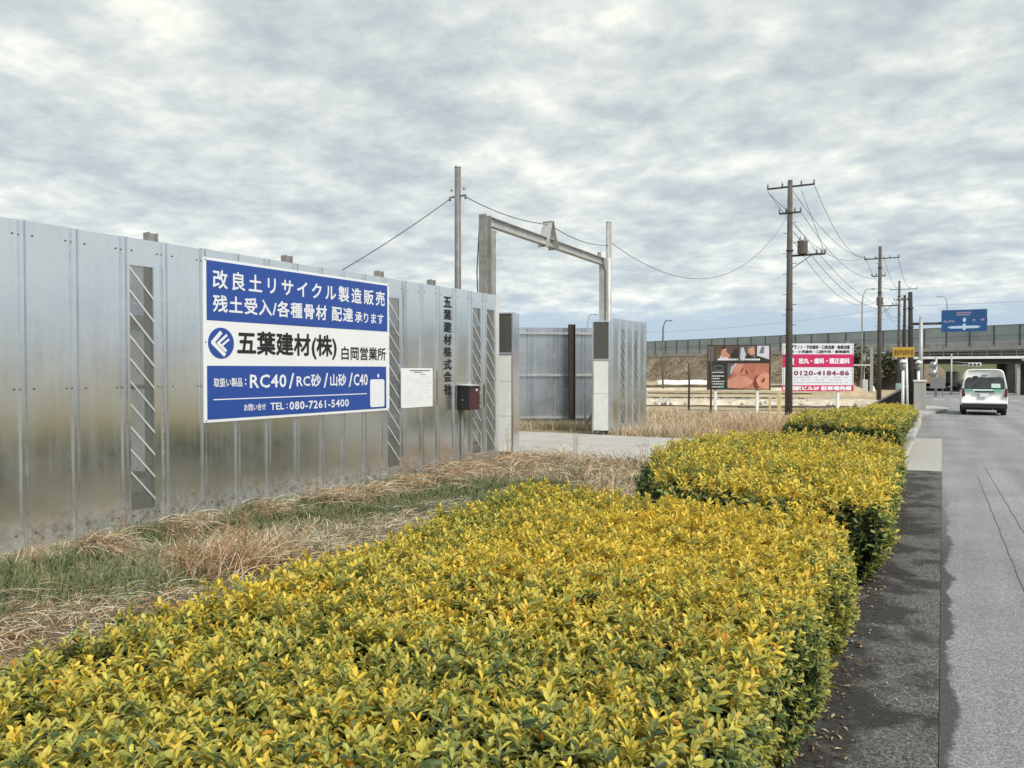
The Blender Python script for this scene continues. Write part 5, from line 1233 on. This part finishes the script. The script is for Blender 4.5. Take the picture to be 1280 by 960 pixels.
scatter_straw('straw_heap','tangle of rust brown dead vines heaped along the fence foot',4200,None,G_RUST+G_DRY+G_RUST+G_PALE+G_BROWN,0.10,0.42,0.0055,(-0.05,0.6),None,0.4,
    [(-6.75,4.3,.12),(-6.7,5.2,.14),(-6.6,6.2,.15),(-6.5,7.1,.2),(-6.45,8.0,.25),(-6.4,8.8,.3),(-6.45,9.6,.32),(-6.5,10.4,.38),(-6.4,11.1,.42),(-6.5,11.8,.45),(-6.3,12.3,.45),(-6.8,11.2,.25),(-6.8,9.9,.2),(-6.8,10.6,.2)],0.16,7)
scatter_straw('straw_heap','pale grey dry grass mat beside the hedge edge',3000,None,G_PALE+G_PALE+G_DRY+G_BROWN,0.08,0.24,0.0045,(0,0.5),None,.3,
    [(-4.75,5.2,.3),(-4.6,5.9,.3),(-4.9,6.6,.3),(-4.3,6.5,.3),(-5.1,7.4,.35)],0.08,8)
scatter_straw('straw_heap','tan straw mat lying at the lower left corner of the verge',3600,None,G_DRY+G_RUST+G_BROWN+G_PALE,0.08,0.30,0.0042,(0,0.4),None,.4,
    [(-5.3,2.7,.3),(-5.0,2.4,.3),(-4.7,2.9,.3),(-5.6,2.2,.3),(-4.3,2.9,.25),(-4.6,3.4,.2)],0.10,9)
scatter_straw('straw_heap','rusty dry stalks standing in front of the hedge near the left',800,None,G_RUST+G_RUST+G_DRY,0.18,0.5,0.006,(0.3,1.3),None,.3,
    [(-4.9,4.15,.16),(-5.1,4.45,.2),(-4.75,4.5,.15),(-5.3,4.3,.2)],0.05,10)
scatter_straw('straw_heap','brown dead weeds along the near edge of the driveway',2600,None,G_BROWN+G_RUST+G_PALE+G_DRY,0.12,0.42,0.008,(0.1,1.2),None,.3,
    [(-6.3,12.6,.4),(-5.6,12.4,.4),(-5.0,12.3,.4),(-4.4,12.5,.4),(-3.8,12.6,.35),(-5.3,11.4,.5),(-4.4,10.8,.4),(-5.9,10.6,.5),(-4.0,9.6,.3)],0.05,12)
# individual tall dead weeds
def tall_weed(x, y, h, n, lab, pal=G_RUST, seed=1):
    r=np.random.default_rng(seed); z=gz(x,y); t=thing('dry_weed',lab,'weed',(x,y,z),0,'tall dead weeds on the verge'); mb=MB(); br_=MB()
    for i in range(n):
        a_=r.random()*6.28; le=r.uniform(.05,.35); hh=h*r.uniform(.6,1); bx,by=r.normal(0,.03,2)
        p=[(bx+le*hh*f*f*math.cos(a_),by+le*hh*f*f*math.sin(a_),hh*f-0.02) for f in (0,.35,.7,1)]; mb.tube(p,0.0035,4,0.0015,False)
        for k in range(5):
            f=r.uniform(.4,1); q0=Vector((bx+le*hh*f*f*math.cos(a_),by+le*hh*f*f*math.sin(a_),hh*f-0.02)); b_=r.random()*6.28
            br_.tube([q0,q0+Vector((math.cos(b_)*.05,math.sin(b_)*.05,.04)),q0+Vector((math.cos(b_)*.09,math.sin(b_)*.09,.03))],0.002,3,0.001,False)
    mb.build('stem','weed_stem',t); br_.build('side_twigs','weed_stem',t,kind='stuff')
mat('weed_stem',(0.30,0.19,0.10),.9,0,.3,30)
for k,(x_,y_,h_,n_,l_) in enumerate(((-5.15,4.0,.62,7,'tall dry weed between hedge and fence, left of the rusty clump'),(-4.85,4.25,.58,9,'densest rusty dry weed just beyond the hedge'),(-6.35,5.9,.30,4,'small dark dead sprig standing in the green patch by the fence'),(-6.9,4.6,.35,5,'thin pale weed against the fence foot below the left mesh panel'),(-6.75,11.9,.75,9,'tall brown weed against the fence end by the gate'),(-6.9,10.2,.62,8,'tall brown weed below the dark letter box'),(-6.85,9.0,.55,8,'tall brown weed below the notice board'),(-4.55,12.9,.45,5,'thin dead weed at the driveway edge near the second hedge'),(-5.9,12.9,.6,6,'thin dead weed on the driveway edge before the right pillar'),(-6.5,3.6,.3,5,'low grey weed at the fence foot by the left frame edge'))):
    tall_weed(x_,y_,h_,n_,l_,seed=40+k)
# dry grass by the right fence run, the weed mound, and tufts inside the gate
def dry_field(name, lab, n, clump, pal, h0, h1, w0, seed):
    r=np.random.default_rng(seed); c_=np.array(clump); i=r.integers(len(c_),size=n); P=c_[i,:2]+r.normal(0,1,(n,2))*c_[i,2:4]
    P = P[~((P[:,0]<-7.3)&(P[:,1]<17.9))] if name!='tuft' else P
    n=len(P); V,F,Cc=blades(P,h0+(h1-h0)*r.random(n),w0*(.7+.6*r.random(n)),0.2+.9*r.random(n),palette(r,n,pal),r,3)
    o=np_mesh('dry_grass',V,F,Cc,'straw',None,kind='stuff'); tag(o,lab,'dry grass')
dry_field('f','straw coloured dry grass along the foot of the right fence run',9000,[(-6.9,19.3,.5,.6),(-6.4,20.6,.8,.8),(-5.6,19.2,.8,.6),(-6.3,22.5,1.0,1.2),(-4.8,20,.8,.8)],G_DRY+G_RUST+G_PALE,0.08,0.34,0.012,50)
dry_field('f','reddish mound of dry weeds between the gate and the hedge',9000,[(-5.2,21.5,.8,.9),(-4.6,22.8,.7,.9),(-5.4,24,.9,1.0),(-4.4,24.5,.7,1.0),(-3.9,21,.5,.8)],G_RUST+G_RUST+G_DRY,0.12,0.46,0.013,51)
dry_field('f','thin tan grass in the field before the two billboards',11000,[(-8,29,1.8,2),(-6.5,31,1.8,2.2),(-9,33,2,2.2),(-5.0,29,1,2.4),(-7,26,1.5,1.6),(-10.5,30,1.5,2),(-4,33,.8,2),(-12,34,2,2)],G_DRY+G_PALE+G_RUST,0.08,0.30,0.02,52)
r = np.random.default_rng(3)
dry_field('tuft','blond dry grass tufts along the foot of the back fence',7000,[(-11.6,19.5,.6,.35),(-10.8,20.3,.7,.3),(-10.0,20.9,.6,.3),(-12.6,18.8,.6,.3),(-9.2,21.0,.5,.3),(-9.6,20.2,.6,.3)],G_DRY+[(0.5,0.44,0.26)],0.10,0.36,0.012,53)
# litter of dead leaves and grit in the gutter under the hedge
r = np.random.default_rng(60); n=1500; P=np.c_[-0.58+np.abs(r.normal(0,.11,n)),r.random(n)*11+1.2]; C=np.c_[P,np.array([zr(y)+0.006 for _,y in P])]
dr=np.c_[r.normal(size=(n,2)),r.normal(0,.15,n)]; V,F,_,_,_=leaf_cloud(C,dr,np.tile([0,0,1.],(n,1))+r.normal(0,.2,(n,3)),0.02+.025*r.random(n),0.008+.008*r.random(n))
o=np_mesh('leaf_litter',V,F,np.repeat(palette(r,n,[(0.12,0.06,0.03),(0.2,0.12,0.06),(0.07,0.045,0.03),(0.4,0.33,0.22)]),5,axis=0),'straw',None,kind='stuff'); tag(o,'dead leaf litter lying in the gutter under the hedge','leaf litter')
r = np.random.default_rng(61); n=260; P=np.c_[-0.55+r.random(n)*.5,r.random(n)*9+1.2]; C=np.c_[P,np.array([zr(y)+0.010 for _,y in P])]
V,F,_,_,_=leaf_cloud(C,np.c_[r.normal(size=(n,2)),r.normal(0,.3,n)],np.tile([0,0,1.],(n,1)),0.006+.014*r.random(n)**3,0.004+.008*r.random(n)**2)
o=np_mesh('gutter_grit',V,F,np.repeat(palette(r,n,[(.6,.58,.52),(.5,.47,.4),(.3,.28,.24)]),5,axis=0),'straw',None,kind='stuff'); tag(o,'pale grit scattered on the dark gutter slabs','grit')

# ------------------------------------------------------------------ trees and scrub by the expressway
def tree(loc, h, rad, n, lab, pal, seed, name='tree', lsz=0.35, trunk=True, flat=1.0, group='trees below the expressway'):
    r=np.random.default_rng(seed); t=thing(name,lab,'tree',loc,0,group)
    mb=MB(); mb.tube([(0,0,-0.3),(0.05,0,h*0.35),(0.0,0.05,h*0.7)],0.06*h**0.6,7,0.02*h**.6)
    for k in range(5): a_=r.random()*6.28; mb.tube([(0,0,h*(.25+.1*k)),(math.cos(a_)*rad*.4,math.sin(a_)*rad*.4,h*(.4+.1*k)),(math.cos(a_)*rad*.75,math.sin(a_)*rad*.75,h*(.5+.1*k))],0.05,5,0.015)
    mb.build('trunk','pole_wood',t)
    blobs=[(r.normal(0,rad*.42),r.normal(0,rad*.42),h*(.35+.5*r.random()),rad*(.35+.3*r.random())) for _ in range(9)]
    i=r.integers(9,size=n); b_=np.array(blobs)[i]; d_=nrm(r.normal(size=(n,3))); rr=b_[:,3]*(r.random(n)**.4)
    P=b_[:,:3]+d_*rr[:,None]*[1,1,.8*flat]; P[:,2]=np.clip(P[:,2],0.1,h)
    V,F,_,_,_=leaf_cloud(P,d_+r.normal(0,.5,(n,3)),nrm(r.normal(size=(n,3))+[0,0,1]),lsz*(.6+.8*r.random(n)),lsz*.6*(.6+.8*r.random(n)))
    np_mesh('crown',V,F,np.repeat(palette(r,n,pal,.4),5,axis=0),'leaf',t,kind='stuff')
T_DARK=[(0.05,0.07,0.03),(0.08,0.095,0.04),(0.12,0.11,0.055),(0.035,0.05,0.022)]; T_BROWN=[(0.20,0.155,0.09),(0.14,0.11,0.065),(0.26,0.20,0.12),(0.11,0.105,0.05)]
tl=[(-9.2,104,5.6,2.6,'dark'),(-6.8,108,5.4,2.6,'dark'),(-11.5,108,5.0,2.4,'brown'),(-5.6,112,5.2,2.2,'dark'),(-14.5,116,4.4,2.6,'brown'),(-7.6,99,3.4,1.8,'brown')]
labs=['dark evergreen behind the pale posts, leftmost of the dark ones','dark evergreen directly behind the second utility pole foot','brown bare bush left of the dark evergreens','dark evergreen against the side bridge abutment','wide brown bush behind the pink billboard','low brown bush in front of the dark evergreens']
for k,(x_,y_,h_,r_,c_) in enumerate(tl): tree((x_,y_,-0.9),h_,r_,1800,labs[k],T_DARK if c_=='dark' else T_BROWN,70+k)
tree((-19.5,150,4.4),3.6,2.0,900,'small round dark tree standing above the expressway edge',T_DARK,80,group='trees below the expressway')
# scrub on the bank: one mass
r=np.random.default_rng(90); n=16000; s_=r.random(n)*150-75; o_=-7.2+r.random(n)*6.6; base_=np.array([np.interp(o,[-7.5,-3.2,-0.6],[-1.0,1.6,4.6]) for o in o_])
keep=(s_<Ssp0-6); s_,o_,base_=s_[keep],o_[keep],base_[keep]; n=len(s_)
P=np.array([along(a,b) for a,b in zip(s_,o_)]); C=np.c_[P,base_+r.random(n)**2*1.0*(0.5+0.5*np.sin(s_*.9))]
V,F,_,_,_=leaf_cloud(C,r.normal(size=(n,3))+[0,0,.6],nrm(r.normal(size=(n,3))+[0,0,1]),0.25+.35*r.random(n),0.08+.14*r.random(n))
o=np_mesh('bank_scrub',V,F,np.repeat(palette(r,n,[(0.28,0.225,0.16),(0.23,0.185,0.13),(0.33,0.275,0.195),(0.19,0.16,0.105)],.2),5,axis=0),'straw',None,kind='stuff'); tag(o,'brown winter scrub covering the expressway embankment','scrub')
# tan earth mound before the trees
mb=MB(); nn=12
for j in range(7):
    for i in range(nn): a_=2*math.pi*i/nn; f=j/6; rr=(1-f)*1.0; mb.v.append((4.2*rr*math.cos(a_),2.6*rr*math.sin(a_)*(1+.1*math.sin(3*a_)),2.0*math.sin(f*1.57)*(1+.05*math.sin(5*a_))))
mb.f=[(j*nn+i,j*nn+(i+1)%nn,(j+1)*nn+(i+1)%nn,(j+1)*nn+i) for j in range(6) for i in range(nn)]
o=mb.build('earth_mound','earth_tan',None,True,kind='structure'); o.location=(-8.9,84,-1.0); o.scale=(0.75,0.8,0.62)
